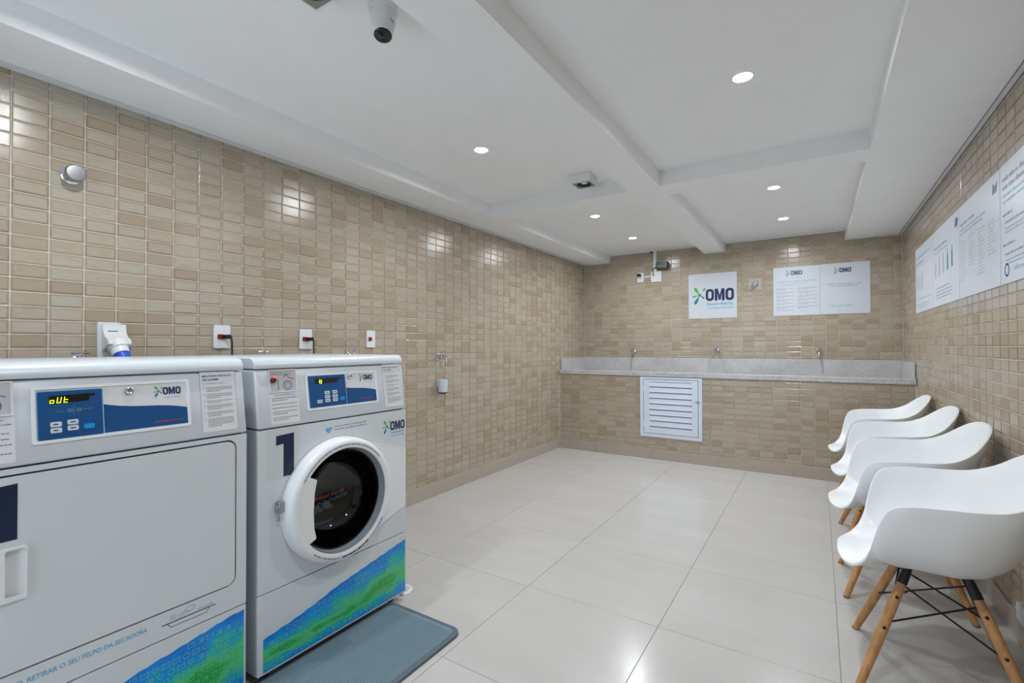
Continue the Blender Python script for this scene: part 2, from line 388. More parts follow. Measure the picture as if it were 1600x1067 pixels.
def tile_wall(parent, F, u0, u1, v0, v1, uo, vo, hidden, seed, skip=None):
    r = random.Random(seed); cand = []; rest = []
    U = (F(1, 0, 0) - F(0, 0, 0)); V = (F(0, 1, 0) - F(0, 0, 0)); N = (F(0, 0, 1) - F(0, 0, 0))
    i0 = math.floor((u0 - uo) / PU); i1 = math.ceil((u1 - uo) / PU); k0 = math.floor((v0 - vo) / PV); k1 = math.ceil((v1 - vo) / PV)
    for i in range(i0, i1):
        for k in range(k0, k1):
            a, b = uo + i * PU + GR / 2, uo + (i + 1) * PU - GR / 2; c, d = vo + k * PV + GR / 2, vo + (k + 1) * PV - GR / 2
            a2, b2, c2, d2 = max(a, u0), min(b, u1), max(c, v0), min(d, v1)
            if b2 - a2 < 0.009 or d2 - c2 < 0.009: continue
            um, vm = (a + b) / 2, (c + d) / 2
            if skip and skip(a2, b2, c2, d2): continue
            full = (a2 == a and b2 == b and c2 == c and d2 == d)
            p = project(F(um, vm, 0)); vis = p and 6 < p[0] < 1594 and 6 < p[1] < 1061 and not hidden(um, vm)
            if full and vis:
                q = [project(F(x, y, 0)) for x, y in ((a, c), (b, c), (b, d), (a, d))]
                ar = 0.5 * abs(sum(q[s][0] * q[(s + 1) % 4][1] - q[(s + 1) % 4][0] * q[s][1] for s in range(4)))
                cand.append((ar, um, vm, a, b, c, d))
            else: rest.append((a2, b2, c2, d2))
    cand.sort(reverse=True)
    for ar, um, vm, *_ in cand[:300]:
        o = link('wall_tile', TILE_ME, parent); P = F(um, vm, 0)
        R = Matrix(((U.x, V.x, N.x), (U.y, V.y, N.y), (U.z, V.z, N.z))).to_4x4()
        o.matrix_local = Matrix.Translation(P - parent.location) @ R @ Matrix.Rotation(r.uniform(-0.008, 0.008), 4, 'X') @ Matrix.Rotation(r.uniform(-0.005, 0.005), 4, 'Y')
    bm = NB(); uvl = bm.loops.layers.uv.new('UVMap')
    for rr in rest + [t[3:] for t in cand[300:]]: add_tile(bm, uvl, F, *rr, r)
    o = build('wall_tiles', bm, M_TILE, parent, org=parent.location); o['kind'] = 'stuff'
    return o
tile_wall(wall_left, LEFTW, YF, YB - 0.004, 0.108, HS + 0.004, 0.5916, 1.2621, lambda u, v: (v < 1.12 and u < 2.5) or (u > 5.0 and v < 1.03), 1)
SIGNS = [(1.285, 1.785, 1.468, 1.967), (2.131, 2.534, 1.470, 1.967), (2.536, 2.940, 1.472, 1.969)]
tile_wall(wall_back, BACKW, 0.008, XR - 0.008, 1.03, HP - 0.004, 0.03, 1.2621, lambda u, v: any(a < u < b and c < v < d for a, b, c, d in SIGNS), 2)
tile_wall(wall_right, RIGHTW, YF, YB - 0.004, 0.108, HS + 0.004, 0.52, 1.2621, lambda u, v: (1.41 < v < 1.91 and u < 4.91) or (v < 0.8 and 1.9 < u < 4.7) or (u > 5.0 and v < 1.03), 3)

# floor: grout bed with each tile a piece of its own
bm = NB(); box(bm, -0.12, XR + 0.12, YF - 0.12, YB + 0.12, -0.12, -0.0035); floor = struct('floor', bm, M_FGROUT, 'polished cream porcelain tile floor', 'floor')
for i in range(-2, 5):
    for j in range(-5, 6):
        x0, x1 = max(0.7045 + 0.625 * i, 0.0) + 0.001, min(0.7045 + 0.625 * (i + 1), XR) - 0.001
        y0, y1 = max(1.9974 + 0.625 * j, YF) + 0.001, min(1.9974 + 0.625 * (j + 1), YC + 0.02) - 0.001
        if x1 - x0 < 0.02 or y1 - y0 < 0.02: continue
        c = Vector(((x0 + x1) / 2, (y0 + y1) / 2, 0)); w, h = (x1 - x0) / 2, (y1 - y0) / 2; e = 0.0003
        bm = NB(); a = [bm.verts.new(p) for p in ((-w, -h, -0.0035), (w, -h, -0.0035), (w, h, -0.0035), (-w, h, -0.0035))]
        b = [bm.verts.new(p) for p in ((-w, -h, -e), (w, -h, -e), (w, h, -e), (-w, h, -e))]
        d = [bm.verts.new(p) for p in ((-w + e, -h + e, 0), (w - e, -h + e, 0), (w - e, h - e, 0), (-w + e, h - e, 0))]
        bm.faces.new(d)
        for k in range(4):
            m = (k + 1) % 4; bm.faces.new((a[k], a[m], b[m], b[k])); bm.faces.new((b[k], b[m], d[m], d[k]))
        o = build('floor_tile', bm, M_FLOOR, floor); o.location = c

# coffered ceiling
X1, X2, X3, X4, Y1, Y2, Y0 = 0.345, 1.458, 1.668, 2.755, 3.10, 3.31, -0.32
bm = NB(); box(bm, -0.12, XR + 0.12, YF - 0.12, YB + 0.12, HP, HP + 0.12); ceiling = struct('ceiling', bm, M_CEIL, 'white coffered plaster ceiling with recessed panels', 'ceiling')
GAP, TW, TWR = 0.006, 0.048, 0.024
bm = NB(); box(bm, TW + GAP, X1, YF, YB - 0.03, HS, HP); build('soffit', bm, M_CEIL, ceiling)
bm = NB(); box(bm, X4, XR - TWR - GAP, YF, YB - 0.03, HS, HP); build('soffit', bm, M_CEIL, ceiling)
bm = NB(); box(bm, X2, X3, YF, YB - 0.03, HS, HP); build('beam', bm, M_CEIL, ceiling)
for a, b in ((X1, X2), (X3, X4)):
    bm = NB(); box(bm, a, b, Y1, Y2, HS, HP); build('beam', bm, M_CEIL, ceiling)
    bm = NB(); box(bm, a, b, YF, Y0, HS, HP); build('soffit', bm, M_CEIL, ceiling)
bm = NB()
for a, b in ((TW - 0.002, TW + GAP + 0.002), (XR - TWR - GAP - 0.002, XR - TWR + 0.002)): box(bm, a, b, YF, YB - 0.03, HS + 0.012, HP)
build('shadow_gap', bm, M_DARK, ceiling)
def trim(n, label, *boxes):
    bm = NB()
    for b in boxes: box(bm, *b)
    struct('trim_%d' % n, bm, M_TRIMW, label, 'trim')
trim(1, 'white metal strip where the ceiling meets the left wall', (0.0065, TW, YF, YB - 0.03, HS - 0.003, HP))
trim(2, 'white metal strip where the ceiling meets the right wall', (XR - TWR, XR - 0.0065, YF, YB - 0.03, HS - 0.003, HP))
yb0, yb1 = YB - 0.028, YB - 0.0065
trim(3, 'white metal strip stepping along the top of the back wall',
     (0.0065, X1 + 0.012, yb0, yb1, HS - 0.004, HP), (X2 - 0.01, X3 + 0.01, yb0, yb1, HS - 0.004, HP), (X4 - 0.012, XR - 0.0065, yb0, yb1, HS - 0.004, HP),
     (X1 + 0.012, X2 - 0.01, yb0, yb1, HP - 0.012, HP), (X3 + 0.01, X4 - 0.012, yb0, yb1, HP - 0.012, HP))

# baseboards in tile-long pieces
def baseboard(side, F, u0, u1, label, off):
    bm = NB(); fbox(bm, F, u0, u1, 0, 0.1045, 0, 0.008); p = struct('baseboard_' + side, bm, M_GROUT, label, 'baseboard')
    u = u0; k = off
    while u < u1 - 0.01:
        e = min(u1, k); k += 0.625
        if e - u < 0.02: continue
        bm = NB(); fbox(bm, F, u + 0.0008, e - 0.0008, 0.0, 0.1045, 0.004, 0.0125); build('baseboard_tile', bm, M_BASE, p, bevel=0.001, seg=1); u = e
baseboard('left', LEFTW, YF, YC, 'taupe tile baseboard along the left wall', YF + 0.39)
baseboard('right', RIGHTW, YF, YC, 'taupe tile baseboard along the right wall behind the chairs', YF + 0.2)

# ------------------------------------------------------------------ trough with its tiled base
bm = NB(); box(bm, 0, XR, YC, YC + 0.09, 0, 0.845)
base = build('trough_base', bm, M_GROUT); tag(base, 'beige tiled base wall carrying the granite trough', 'base wall', kind='structure')
DOOR = (0.951, 1.562, 0.228, 0.842)
tile_wall(base, CABF, 0.0145, XR - 0.0145, 0.108, 0.846, 0.045, 0.14, lambda u, v: u > 2.55, 4, skip=lambda a, b, c, d: a > DOOR[0] - 0.02 and b < DOOR[1] + 0.02 and c > DOOR[2] - 0.01)
baseboard('back', CABF, 0.013, XR - 0.013, 'taupe tile baseboard at the foot of the trough base', 0.45)
o = (XR / 2, YC + 0.3, 0.85)
tr = empty('granite_trough', o, 'long speckled grey granite trough along the back wall', 'sink')
bm = NB(); box(bm, 0.007, XR - 0.007, YC - 0.016, YC + 0.032, 0.848, 0.894); build('front_rim', bm, M_GRAN, tr, o, bevel=0.003)
bm = NB(); box(bm, 0.022, XR - 0.022, YB - 0.026, YB - 0.0065, 0.66, 1.027); build('backsplash', bm, M_GRAN, tr, o, bevel=0.002)
for a, b in ((0.0068, 0.022), (XR - 0.022, XR - 0.0068)):
    bm = NB(); box(bm, a, b, YC + 0.034, YB - 0.007, 0.66, 1.022); build('side_splash', bm, M_GRAN, tr, o, bevel=0.002)
bm = NB(); box(bm, 0.022, XR - 0.022, YC + 0.091, YB - 0.027, 0.64, 0.66); build('basin_floor', bm, M_GRAN, tr, o)
bm = NB(); box(bm, 0.022, XR - 0.022, YC + 0.012, YC + 0.032, 0.845, 0.85); box(bm, 0.022, XR - 0.022, YC + 0.0905, YC + 0.106, 0.66, 0.89); box(bm, 0.022, XR - 0.022, YC + 0.033, YC + 0.0905, 0.846, 0.89); build('basin_front', bm, M_GRAN, tr, o)
for x in (1.1, 2.05):
    bm = NB(); box(bm, x - 0.012, x + 0.012, YC + 0.107, YB - 0.027, 0.661, 0.868); build('basin_divider', bm, M_GRAN, tr, o)

# louvred access door
d0, d1, e0, e1 = DOOR; o = (1.256, YC, 0.228)
ad = empty('access_door', o, 'white louvred metal access door in the tiled trough base', 'access door')
bm = NB(); fprism(bm, CABF, [(d0, e0), (d1, e0), (d1, e1), (d0, e1)], 0.0005, 0.015, holes=[[(d0 + 0.033, e0 + 0.033), (d1 - 0.033, e0 + 0.033), (d1 - 0.033, e1 - 0.02), (d0 + 0.033, e1 - 0.02)]]); build('frame', bm, M_LOUV, ad, o, bevel=0.001, seg=1)
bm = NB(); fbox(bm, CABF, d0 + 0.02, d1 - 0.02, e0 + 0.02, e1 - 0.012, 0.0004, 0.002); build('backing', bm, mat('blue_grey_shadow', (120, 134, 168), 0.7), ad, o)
l0, l1, m0, m1 = d0 + 0.038, d1 - 0.038, e0 + 0.038, e1 - 0.025
bm = NB(); fprism(bm, CABF, [(l0, m0), (l1, m0), (l1, m1), (l0, m1)], 0.003, 0.0165, holes=[[(1.047, 0.328), (1.467, 0.328), (1.467, 0.796), (1.047, 0.796)]]); leaf = build('leaf', bm, M_LOUV, ad, o, bevel=0.001, seg=1)
for k in range(8):
    z = 0.330 + k * 0.0581
    bm = NB(); fprism(bm, lambda u, v, n: CABF(n, v, u), [(0.004, z + 0.054), (0.006, z + 0.058), (0.016, z + 0.012), (0.014, z + 0.008)], 1.047, 1.467)
    build('slat', bm, M_LOUV, leaf, o)
bm = NB(); fbox(bm, CABF, l1 - 0.022, l1 + 0.018, 0.604, 0.618, 0.0165, 0.026); fbox(bm, CABF, l1 - 0.006, l1 + 0.002, 0.60, 0.622, 0.0165, 0.022); build('latch', bm, M_STEEL, leaf, o, bevel=0.002)
for z in (0.36, 0.72):
    bm = NB(); fbox(bm, CABF, l0 - 0.008, l0 + 0.006, z - 0.025, z + 0.025, 0.012, 0.019); build('hinge', bm, M_LOUV, ad, o)

# ------------------------------------------------------------------ lamps
def downlight(x, y, label):
    o = (x, y, HP)
    r = empty('downlight', o, label, 'downlight', 'lit round ceiling downlights')
    bm = NB(); lathe(bm, (x, y, HP), (0, 0, -1), [(0.045, 0.0002), (0.0445, 0.003), (0.039, 0.004), (0.037, 0.0015), (0.037, 0.0002)], 32, False, False); build('trim_ring', bm, M_TRIMW, r, o, smooth=40)
    bm = NB(); lathe(bm, (x, y, HP), (0, 0, -1), [(0.037, 0.0003), (0.037, 0.0012), (0.0, 0.0016)], 32, True, False); build('lens', bm, M_LENS, r, o)
    ld = bpy.data.lights.new('lamp', 'AREA'); ld.shape = 'DISK'; ld.size = 0.07; ld.energy = LAMP_W; ld.color = LAMP_COL; ld.spread = math.radians(168)
    lo = link('lamp', ld, r); lo.location = (0, 0, -0.0045)
downlight(0.900, 2.205, 'lit downlight in the panel above and beyond the numbered washer')
downlight(2.262, 2.200, 'large-looking lit downlight nearest the camera, in the right front panel')
downlight(2.262, 3.862, 'lit downlight in the right rear panel, the one farther from the back wall')
downlight(0.900, 3.870, 'lit downlight in the left rear panel, the one just past the cross beam')
downlight(0.900, 4.865, 'lit downlight in the left rear panel close to the wall above the black device')
downlight(2.268, 4.850, 'lit downlight in the right rear panel close to the back wall signs')
downlight(0.840, 0.600, 'downlight over the near end of the dryer')
downlight(2.262, 0.560, 'downlight over the camera position')

def square_spot(x, y, h, label):
    o = (x, y, HP); s = 0.068
    r = empty('square_spotlight', o, label, 'spotlight', 'unlit square spotlights')
    def DN(u, v, n): return Vector((x + u, y + v, HP - n))
    bm = NB(); fprism(bm, DN, [(-s, -s), (s, -s), (s, s), (-s, s)], 0.0002, h, holes=[[(-s + 0.006, -s + 0.006), (s - 0.006, -s + 0.006), (s - 0.006, s - 0.006), (-s + 0.006, s - 0.006)]]); build('housing', bm, M_TRIMW, r, o, bevel=0.002)
    t = s - 0.006
    bm = NB(); fprism(bm, DN, [(-t, -t), (t, -t), (t, t), (-t, t)], 0.004, h - 0.003, holes=[circle(0, 0, 0.050)]); build('face_plate', bm, mat('grey_face_plate', (136, 136, 128), 0.5), r, o)
    bm = NB(); lathe(bm, (x, y, HP), (0, 0, -1), [(0.050, h - 0.004), (0.042, h - 0.016), (0.026, h - 0.02)], 28, False, False); build('reflector', bm, M_BLACK, r, o, smooth=60)
    bm = NB(); lathe(bm, (x, y, HP), (0, 0, -1), [(0.026, h - 0.021), (0.018, h - 0.012), (0, h - 0.010)], 24, True, False); build('bulb', bm, M_PLAS, r, o, smooth=60)
square_spot(1.222, 2.915, 0.062, 'small square white spotlight box beside the cross beam')
square_spot(1.250, 0.872, 0.062, 'square spotlight box cut by the top edge of the photo')

o = (1.308, 1.100, HP); sc = empty('security_camera', o, 'white cone-shaped security camera on the ceiling', 'camera')
bm = NB(); lathe(bm, (1.308, 1.100, HP), (0, 0, -1), [(0.047, 0.0003), (0.047, 0.016), (0.044, 0.02)], 32); build('base', bm, M_GREYPL, sc, o, smooth=40)
cdir = Vector((0.024, -0.022, -0.105)).normalized(); cst = Vector((1.308, 1.100, HP - 0.016))
bm = NB(); lathe(bm, cst, cdir, [(0.040, 0.0), (0.0425, 0.012), (0.041, 0.035), (0.031, 0.096), (0.0305, 0.1)], 32); bd = build('body', bm, M_GREYPL, sc, o, smooth=40)
bm = NB(); lathe(bm, cst, cdir, [(0.0285, 0.1), (0.0285, 0.101), (0.024, 0.104), (0, 0.106)], 32, False, False); build('lens', bm, M_SCREEN, sc, o, smooth=60)
bm = NB()
pl = cst + cdir * 0.05; side = (_rt - cdir * _rt.dot(cdir)).normalized(); nrm = side * 0.9 - _fw * 0.45; nrm = (nrm - cdir * nrm.dot(cdir)).normalized(); tang = cdir.cross(nrm)
for hgt in ((0.0, 0.016),):
    vs = [pl + nrm * 0.0372 + tang * a + cdir * b + nrm * (-abs(a) * 0.1) for a, b in ((-0.008, -0.008), (0.008, -0.008), (0.008, 0.012), (-0.008, 0.012))]
    vs2 = [v + nrm * 0.001 for v in vs]
    A = [bm.verts.new(v) for v in vs]; B = [bm.verts.new(v) for v in vs2]
    bm.faces.new(B)
    for k in range(4): bm.faces.new((A[k], A[(k + 1) % 4], B[(k + 1) % 4], B[k]))
build('label_mark', bm, M_GREYP, sc, o)

# ------------------------------------------------------------------ printed marks
def logo(name, F, u0, v0, w, n, parent, org, sub=True):
    """OMO emblem: star of leaves and drops, navy letters, two lines below; (u0,v0) lower left of the letters, w letter width"""
    h = w * 0.46
    bm = NB()
    def ring(a, b):
        fprism_flat(bm, F, rrect(a, b, v0, v0 + h, (b - a) * 0.42, 5), [rrect(a + (b - a) * 0.30, b - (b - a) * 0.30, v0 + h * 0.2, v0 + h * 0.8, (b - a) * 0.19, 4)], n)
    lw = w * 0.295; ring(u0, u0 + lw); ring(u0 + w - lw, u0 + w)
    a, b = u0 + lw + w * 0.03, u0 + w - lw - w * 0.03; t = (b - a) * 0.27; c = (a + b) / 2
    fpoly(bm, F, [(a, v0), (a + t, v0), (a + t, v0 + h * 0.62), (c - t * 0.35, v0 + h * 0.05), (c + t * 0.35, v0 + h * 0.05), (b - t, v0 + h * 0.62), (b - t, v0), (b, v0), (b, v0 + h), (b - t * 1.1, v0 + h), (c, v0 + h * 0.45), (a + t * 1.1, v0 + h), (a, v0 + h)], n)
    L = build(name, bm, M_NAVY, parent, org)
    cx, cy = u0 - w * 0.22, v0 + h * 0.52
    def leaf(bm, ang, r0, r1, wd):
        a = math.radians(ang); d = Vector((math.cos(a), math.sin(a))); q = Vector((-d.y, d.x)); pts = []
        for s, ww in ((0, 0.1), (0.25, 0.45), (0.5, 0.85), (0.75, 1), (0.92, 0.65), (1, 0.0)): pts.append(Vector((cx, cy)) + d * (r0 + (r1 - r0) * s) + q * wd * ww)
        for s, ww in ((0.92, 0.65), (0.75, 1), (0.5, 0.85), (0.25, 0.45), (0, 0.1)): pts.append(Vector((cx, cy)) + d * (r0 + (r1 - r0) * s) - q * wd * ww)
        fpoly(bm, F, [(p.x, p.y) for p in pts], n)
    bm = NB(); leaf(bm, 123, w * 0.02, w * 0.36, w * 0.058); leaf(bm, 52, w * 0.17, w * 0.33, w * 0.04); leaf(bm, 192, w * 0.04, w * 0.3, w * 0.03); build('leaf_print', bm, M_GREEN, parent, org)
    bm = NB(); leaf(bm, 242, w * 0.04, w * 0.40, w * 0.06); leaf(bm, 322, w * 0.02, w * 0.22, w * 0.03); fpoly(bm, F, circle(cx, cy, w * 0.055, 12), n); build('leaf_print', bm, M_TEAL, parent, org)
    if sub:
        bm = NB(); ftext(bm, F, 'lavanderia', u0 + w * 0.05, u0 + w * 0.96, v0 - w * 0.17, v0 - w * 0.05, n, 0.012); ftext(bm, F, 'compartilhada', u0 + w * 0.05, u0 + w * 0.96, v0 - w * 0.32, v0 - w * 0.23, n); build('subtitle_print', bm, M_CYAN, parent, org)
    return L
def fprism_flat(bm, F, outer, holes, n):
    loops = [outer] + holes; flat = [p for l in loops for p in l]
    vs = [bm.verts.new(F(p[0], p[1], n)) for p in flat]
    for t in tessellate_polygon([[Vector((p[0], p[1], 0)) for p in l] for l in loops]):
        try: bm.faces.new([vs[i] for i in t])
        except ValueError: pass

def panel_uvbox(name, F, pts, n0, n1, m, parent, org, u0, u1, ztop):
    """printed sheet whose UV runs along it and from its lower to its upper edge"""
    bm = NB(); fprism(bm, F, pts, n0, n1); uvl = bm.loops.layers.uv.new('UVMap'); bm.verts.ensure_lookup_table()
    zb = min(p[1] for p in pts)
    for f in bm.faces:
        for l in f.loops:
            y, z = l.vert.co.y, l.vert.co.z; l[uvl].uv = ((y - u0) / (u1 - u0), (z - zb) / max(0.02, ztop(y) - zb))
    return build(name, bm, m, parent, org)
def icons(F, u0, u1, v0, ztop, n, parent, org, seed, step=0.0265):
    r = random.Random(seed); bm = NB(); w = 0.0011; v = v0 + 0.016; row = 0
    while v < 0.3:
        u = u0 + 0.014 + (row % 2) * step * 0.5
        while u < u1 - 0.01:
            if v + 0.011 < ztop(u) :
                k = r.randrange(4); s = 0.0095
                if k == 0: fline(bm, F, circle(u, v, s * 0.85, 14), w, n, True)
                elif k == 1: fline(bm, F, [(u + s * 0.9 * math.sin(t) ** 3, v + s * 0.9 * (13 * math.cos(t) - 5 * math.cos(2 * t) - 2 * math.cos(3 * t) - math.cos(4 * t)) / 16) for t in [i * 2 * math.pi / 16 for i in range(16)]], w, n, True)
                elif k == 2: fline(bm, F, [(u - s, v + s * 0.7), (u - s, v - s * 0.7), (u + s, v - s * 0.7), (u + s, v + s * 0.7), (u + s * 0.4, v + s * 0.45), (u - s * 0.4, v + s * 0.45)], w, n, True)
                else: fline(bm, F, [(u - s, v + s * 0.7), (u + s * 0.6, v + s * 0.7), (u + s, v + s * 0.3), (u - s * 0.3, v), (u + s, v - s * 0.2), (u + s * 0.7, v - s * 0.7), (u - s, v - s * 0.7)], w, n, False)
            u += step
        v += step * 0.93; row += 1
    o = build('icon_print', bm, M_ICON, parent, org); o['kind'] = 'stuff'
    return o

# ------------------------------------------------------------------ washer and dryer
def interp(tab):
    def f(y):
        if y <= tab[0][0]: return tab[0][1]
        for (a, b), (c, d) in zip(tab[:-1], tab[1:]):
            if y <= c: return b + (d - b) * (y - a) / (c - a)
        return tab[-1][1]
    return f
def machine_shell(name, y0, y1, label, cat, hole=None):
    o = (0.56, (y0 + y1) / 2, 0); root = empty(name, o, label, cat)
    bx = FX - 0.010; zb, zs, zl = 0.036, 0.8715, 0.3105
    bm = NB()
    for a in ((0.2, bx, y0, y0 + 0.004, zb, zs), (0.2, bx, y1 - 0.004, y1, zb, zs), (0.2, 0.204, y0 + 0.004, y1 - 0.004, zb, zs), (0.204, bx, y0 + 0.004, y1 - 0.004, zb, zb + 0.004), (0.204, bx, y0 + 0.004, y1 - 0.004, zs - 0.004, zs)): box(bm, *a)
    body = build('body', bm, M_ENAM, root, o)
    bm = NB(); box(bm, bx - 0.02, bx - 0.004, y0 + 0.01, y1 - 0.01, zl - 0.008, zl + 0.008); build('seam_strip', bm, M_DARK, root, o)
    bm = NB(); box(bm, 0.26, FX - 0.012, y0 + 0.012, y1 - 0.012, zs, 0.8775); build('seam_strip', bm, M_DARK, root, o)
    # sloped control housing
    def SIDE(u, v, n): return Vector((u, n, v))
    prof = [(0.2, 0.8755), (FX, 0.8755), (FX + 0.002, 0.881)] + [(0.889, 1.072), (0.884, 1.079), (0.2, 1.079)]
    bm = NB(); fprism(bm, SIDE, prof, y0, y1); cp = build('control_housing', bm, M_ENAM, root, o, bevel=0.006, seg=3)
    prof = [(0.2, 1.0815), (0.893, 1.0815), (0.8945, 1.088), (0.892, 1.100), (0.885, 1.111), (0.874, 1.118), (0.858, 1.1215), (0.215, 1.1215), (0.2, 1.112)]
    bm = NB(); fprism(bm, SIDE, prof, y0 - 0.001, y1 + 0.001); build('top_lid', bm, M_ENAM, root, o, bevel=0.007, seg=3)
    # lower panel
    bm = NB(); fprism(bm, FRONT, rrect(y0, y1, zb, zl - 0.0025, 0.004, 3), -0.010, 0.0); lp = build('lower_panel', bm, M_ENAM2, root, o, bevel=0.002)
    for x in (0.25, 0.85):
        for y in (y0 + 0.05, y1 - 0.05):
            bm = NB(); lathe(bm, (x, y, 0.0005), (0, 0, 1), [(0.026, 0), (0.026, 0.012), (0.012, 0.016), (0.012, 0.0355)], 16); build('foot', bm, M_FOOT, root, o)
    return root, o, cp, lp, (zl, zs)
def text_print(F, rows, n, m, parent, org, name='text_print'):
    bm = NB()
    for k, (a, b, v, h, full) in enumerate(rows): flines(bm, F, a, b, v, h, n, 31 * k + int(a * 1000), full)
    o = build(name, bm, m, parent, org); o['kind'] = 'stuff'
    return o
def seg_digits(F, u, v, w, h, n, parent, org):
    """o U t on a seven-segment readout"""
    bm = NB(); t = w * 0.2
    def P(x, y): return (u + x + y * 0.16, v + y)
    segs = {'a': ((0, h), (w, h)), 'b': ((w, h), (w, h / 2)), 'c': ((w, h / 2), (w, 0)), 'd': ((0, 0), (w, 0)), 'e': ((0, 0), (0, h / 2)), 'f': ((0, h / 2), (0, h)), 'g': ((0, h / 2), (w, h / 2))}
    for k, s in enumerate(('cdeg', 'bcdef', 'defg')):
        dx = k * w * 1.95
        for q in s:
            a, b = segs[q]; fline(bm, F, [P(a[0] + dx, a[1]), P(b[0] + dx, b[1])], t, n)
    return build('readout', bm, M_SEG, parent, org)
def controls(cp, org, y0, y1, t0, t1, w0, w1, s0, s1, washer):
    """bezel y0..y1, blue unit w0..w1; all on the sloped panel"""
    K = _PL
    def PQ(u, v, n): return PANEL(u, v / K, n)         # v in metres up the slope
    a, b = t0 * K, t1 * K
    bm = NB(); fprism(bm, PQ, rrect(y0, y1, a, b, 0.006), 0.0008, 0.005, holes=[rrect(y0 + 0.008, y1 - 0.008, a + 0.008, b - 0.008, 0.003)]); bez = build('bezel', bm, M_PLAS, cp, org, bevel=0.0012)
    y0 += 0.008; y1 -= 0.008; a += 0.008; b -= 0.008
    bm = NB(); fbox(bm, PQ, y0, y1, a, b, 0.0008, 0.002); build('graphic_plate', bm, M_LABEL, cp, org)
    pts = [(y0, a + 0.001), (y1, a + 0.001)]; n = 14
    for k in range(n + 1):
        s = 1 - k / n; pts.append((y0 + (y1 - y0) * s, a + (b - a) * (0.80 - 0.42 * s + 0.03 * math.sin(s * 9))))
    bm = NB(); fpoly(bm, PQ, pts, 0.0023); build('blue_wave', bm, M_BLUE, cp, org)
    ua, ub = 0.252 * K, 0.818 * K
    bm = NB(); fprism(bm, PQ, rrect(w0 - 0.0025, w1 + 0.0025, ua - 0.0025, ub + 0.0025, 0.004), 0.002, 0.0042); build('unit_border', bm, M_CYAN2, cp, org)
    bm = NB(); fprism(bm, PQ, rrect(w0, w1, ua, ub, 0.003), 0.002, 0.005); build('keypad', bm, M_BLUE, cp, org)
    w = w1 - w0; h = ub - ua; n = 0.0053
    bm = NB(); fpoly(bm, PQ, [(w0 + w * 0.17, ua + h * 0.73), (w0 + w * 0.78, ua + h * 0.76), (w0 + w * 0.80, ua + h * 0.86), (w0 + w * 0.88, ua + h * 0.865), (w0 + w * 0.88, ua + h * 0.915), (w0 + w * 0.17, ua + h * 0.91)], n); build('display', bm, M_SCREEN, cp, org)
    def button(u, v, bw, bh, m, dash=True):
        bm = NB(); fprism(bm, PQ, rrect(u, u + bw, v, v + bh, bh * 0.25, 3), n - 0.0004, n + 0.0012); k = build('button', bm, m, cp, org)
        if dash:
            bm = NB(); flines(bm, PQ, u + bw * 0.25, u + bw * 0.85, v + bh / 2, bh * 0.22, n + 0.0016, int(u * 1e4)); build('button_print', bm, M_NAVY, k, org)
    if not washer:
        seg_digits(PQ, w0 + w * 0.18, ua + h * 0.755, 0.0068, 0.0135, n + 0.0005, cp, org)
        bw, bh = w * 0.17, h * 0.105
        for u, v in ((0.175, 0.255), (0.175, 0.13), (0.43, 0.275), (0.43, 0.15)): button(w0 + w * u, ua + h * v, bw, bh, M_BTN)
        button(w0 + w * 0.685, ua + h * 0.155, bw, bh, M_CBTN, False)
        bm = NB(); fquad(bm, PQ, w0 + w * 0.25, w0 + w * 0.38, ua + h * 0.56, ua + h * 0.572, n); fquad(bm, PQ, w0 + w * 0.68, w0 + w * 0.85, ua + h * 0.58, ua + h * 0.592, n); fquad(bm, PQ, w0 + w * 0.535, w0 + w * 0.545, ua + h * 0.48, ua + h * 0.68, n)
        for q in (0.44, 0.47, 0.50, 0.58, 0.61, 0.64): fquad(bm, PQ, w0 + w * q, w0 + w * (q + 0.018), ua + h * 0.54, ua + h * 0.62, n)
        build('symbol_print', bm, mat('dim_blue_print', (92, 128, 168), 0.4), cp, org)
    else:
        bm = NB()
        for q in (0.28, 0.33): fline(bm, PQ, [(w0 + w * q, ua + h * 0.79), (w0 + w * (q + 0.02), ua + h * 0.87)], 0.0016, n + 0.0004)
        fline(bm, PQ, circle(w0 + w * 0.315, ua + h * 0.79, 0.005, 10), 0.0016, n + 0.0004, True); build('readout', bm, M_SEG, cp, org)
        bw, bh = w * 0.135, h * 0.105
        for u, v in ((0.40, 0.13), (0.40, 0.255), (0.40, 0.385), (0.61, 0.13), (0.61, 0.255), (0.61, 0.39), (0.19, 0.12)): button(w0 + w * u, ua + h * v, bw, bh, M_BTN)
        button(w0 + w * 0.81, ua + h * 0.15, bw, bh, M_CBTN, False)
    # key lock
    lu = w1 + (0.061 if not washer else 0.026); lv = 0.765 * K
    bm = NB(); lathe(bm, PQ(lu, lv, 0.002), PQ(0, 0, 1) - PQ(0, 0, 0), [(0.0105, 0), (0.0105, 0.004), (0.0085, 0.0055), (0.006, 0.004), (0, 0.004)], 20); lk = build('key_lock', bm, M_STEEL, cp, org, smooth=40)
    bm = NB(); fquad(bm, PQ, lu - 0.0008, lu + 0.0008, lv - 0.003, lv + 0.003, 0.0062); build('keyhole', bm, M_BLACK, lk, org)
    lo = logo('brand_print', PQ, y1 - 0.062, 0.685 * K, 0.047, 0.0026, cp, org, sub=False)
    bm = NB(); flines(bm, PQ, y1 - 0.058, y1 - 0.014, 0.645 * K, 0.0035, 0.0026, 5); build('subtitle_print', bm, M_CYAN, cp, org)
    bm = NB(); flines(bm, PQ, y1 - 0.085, y1 - 0.014, 0.325 * K, 0.005, 0.0026, 9); build('red_print', bm, M_RED, cp, org)
    # instruction sticker at the right end
    bm = NB(); fprism(bm, PQ, rrect(s0, s1, 0.075 * K, 0.975 * K, 0.003), 0.0006, 0.0009); build('sticker_edge', bm, M_GREYP, cp, org)
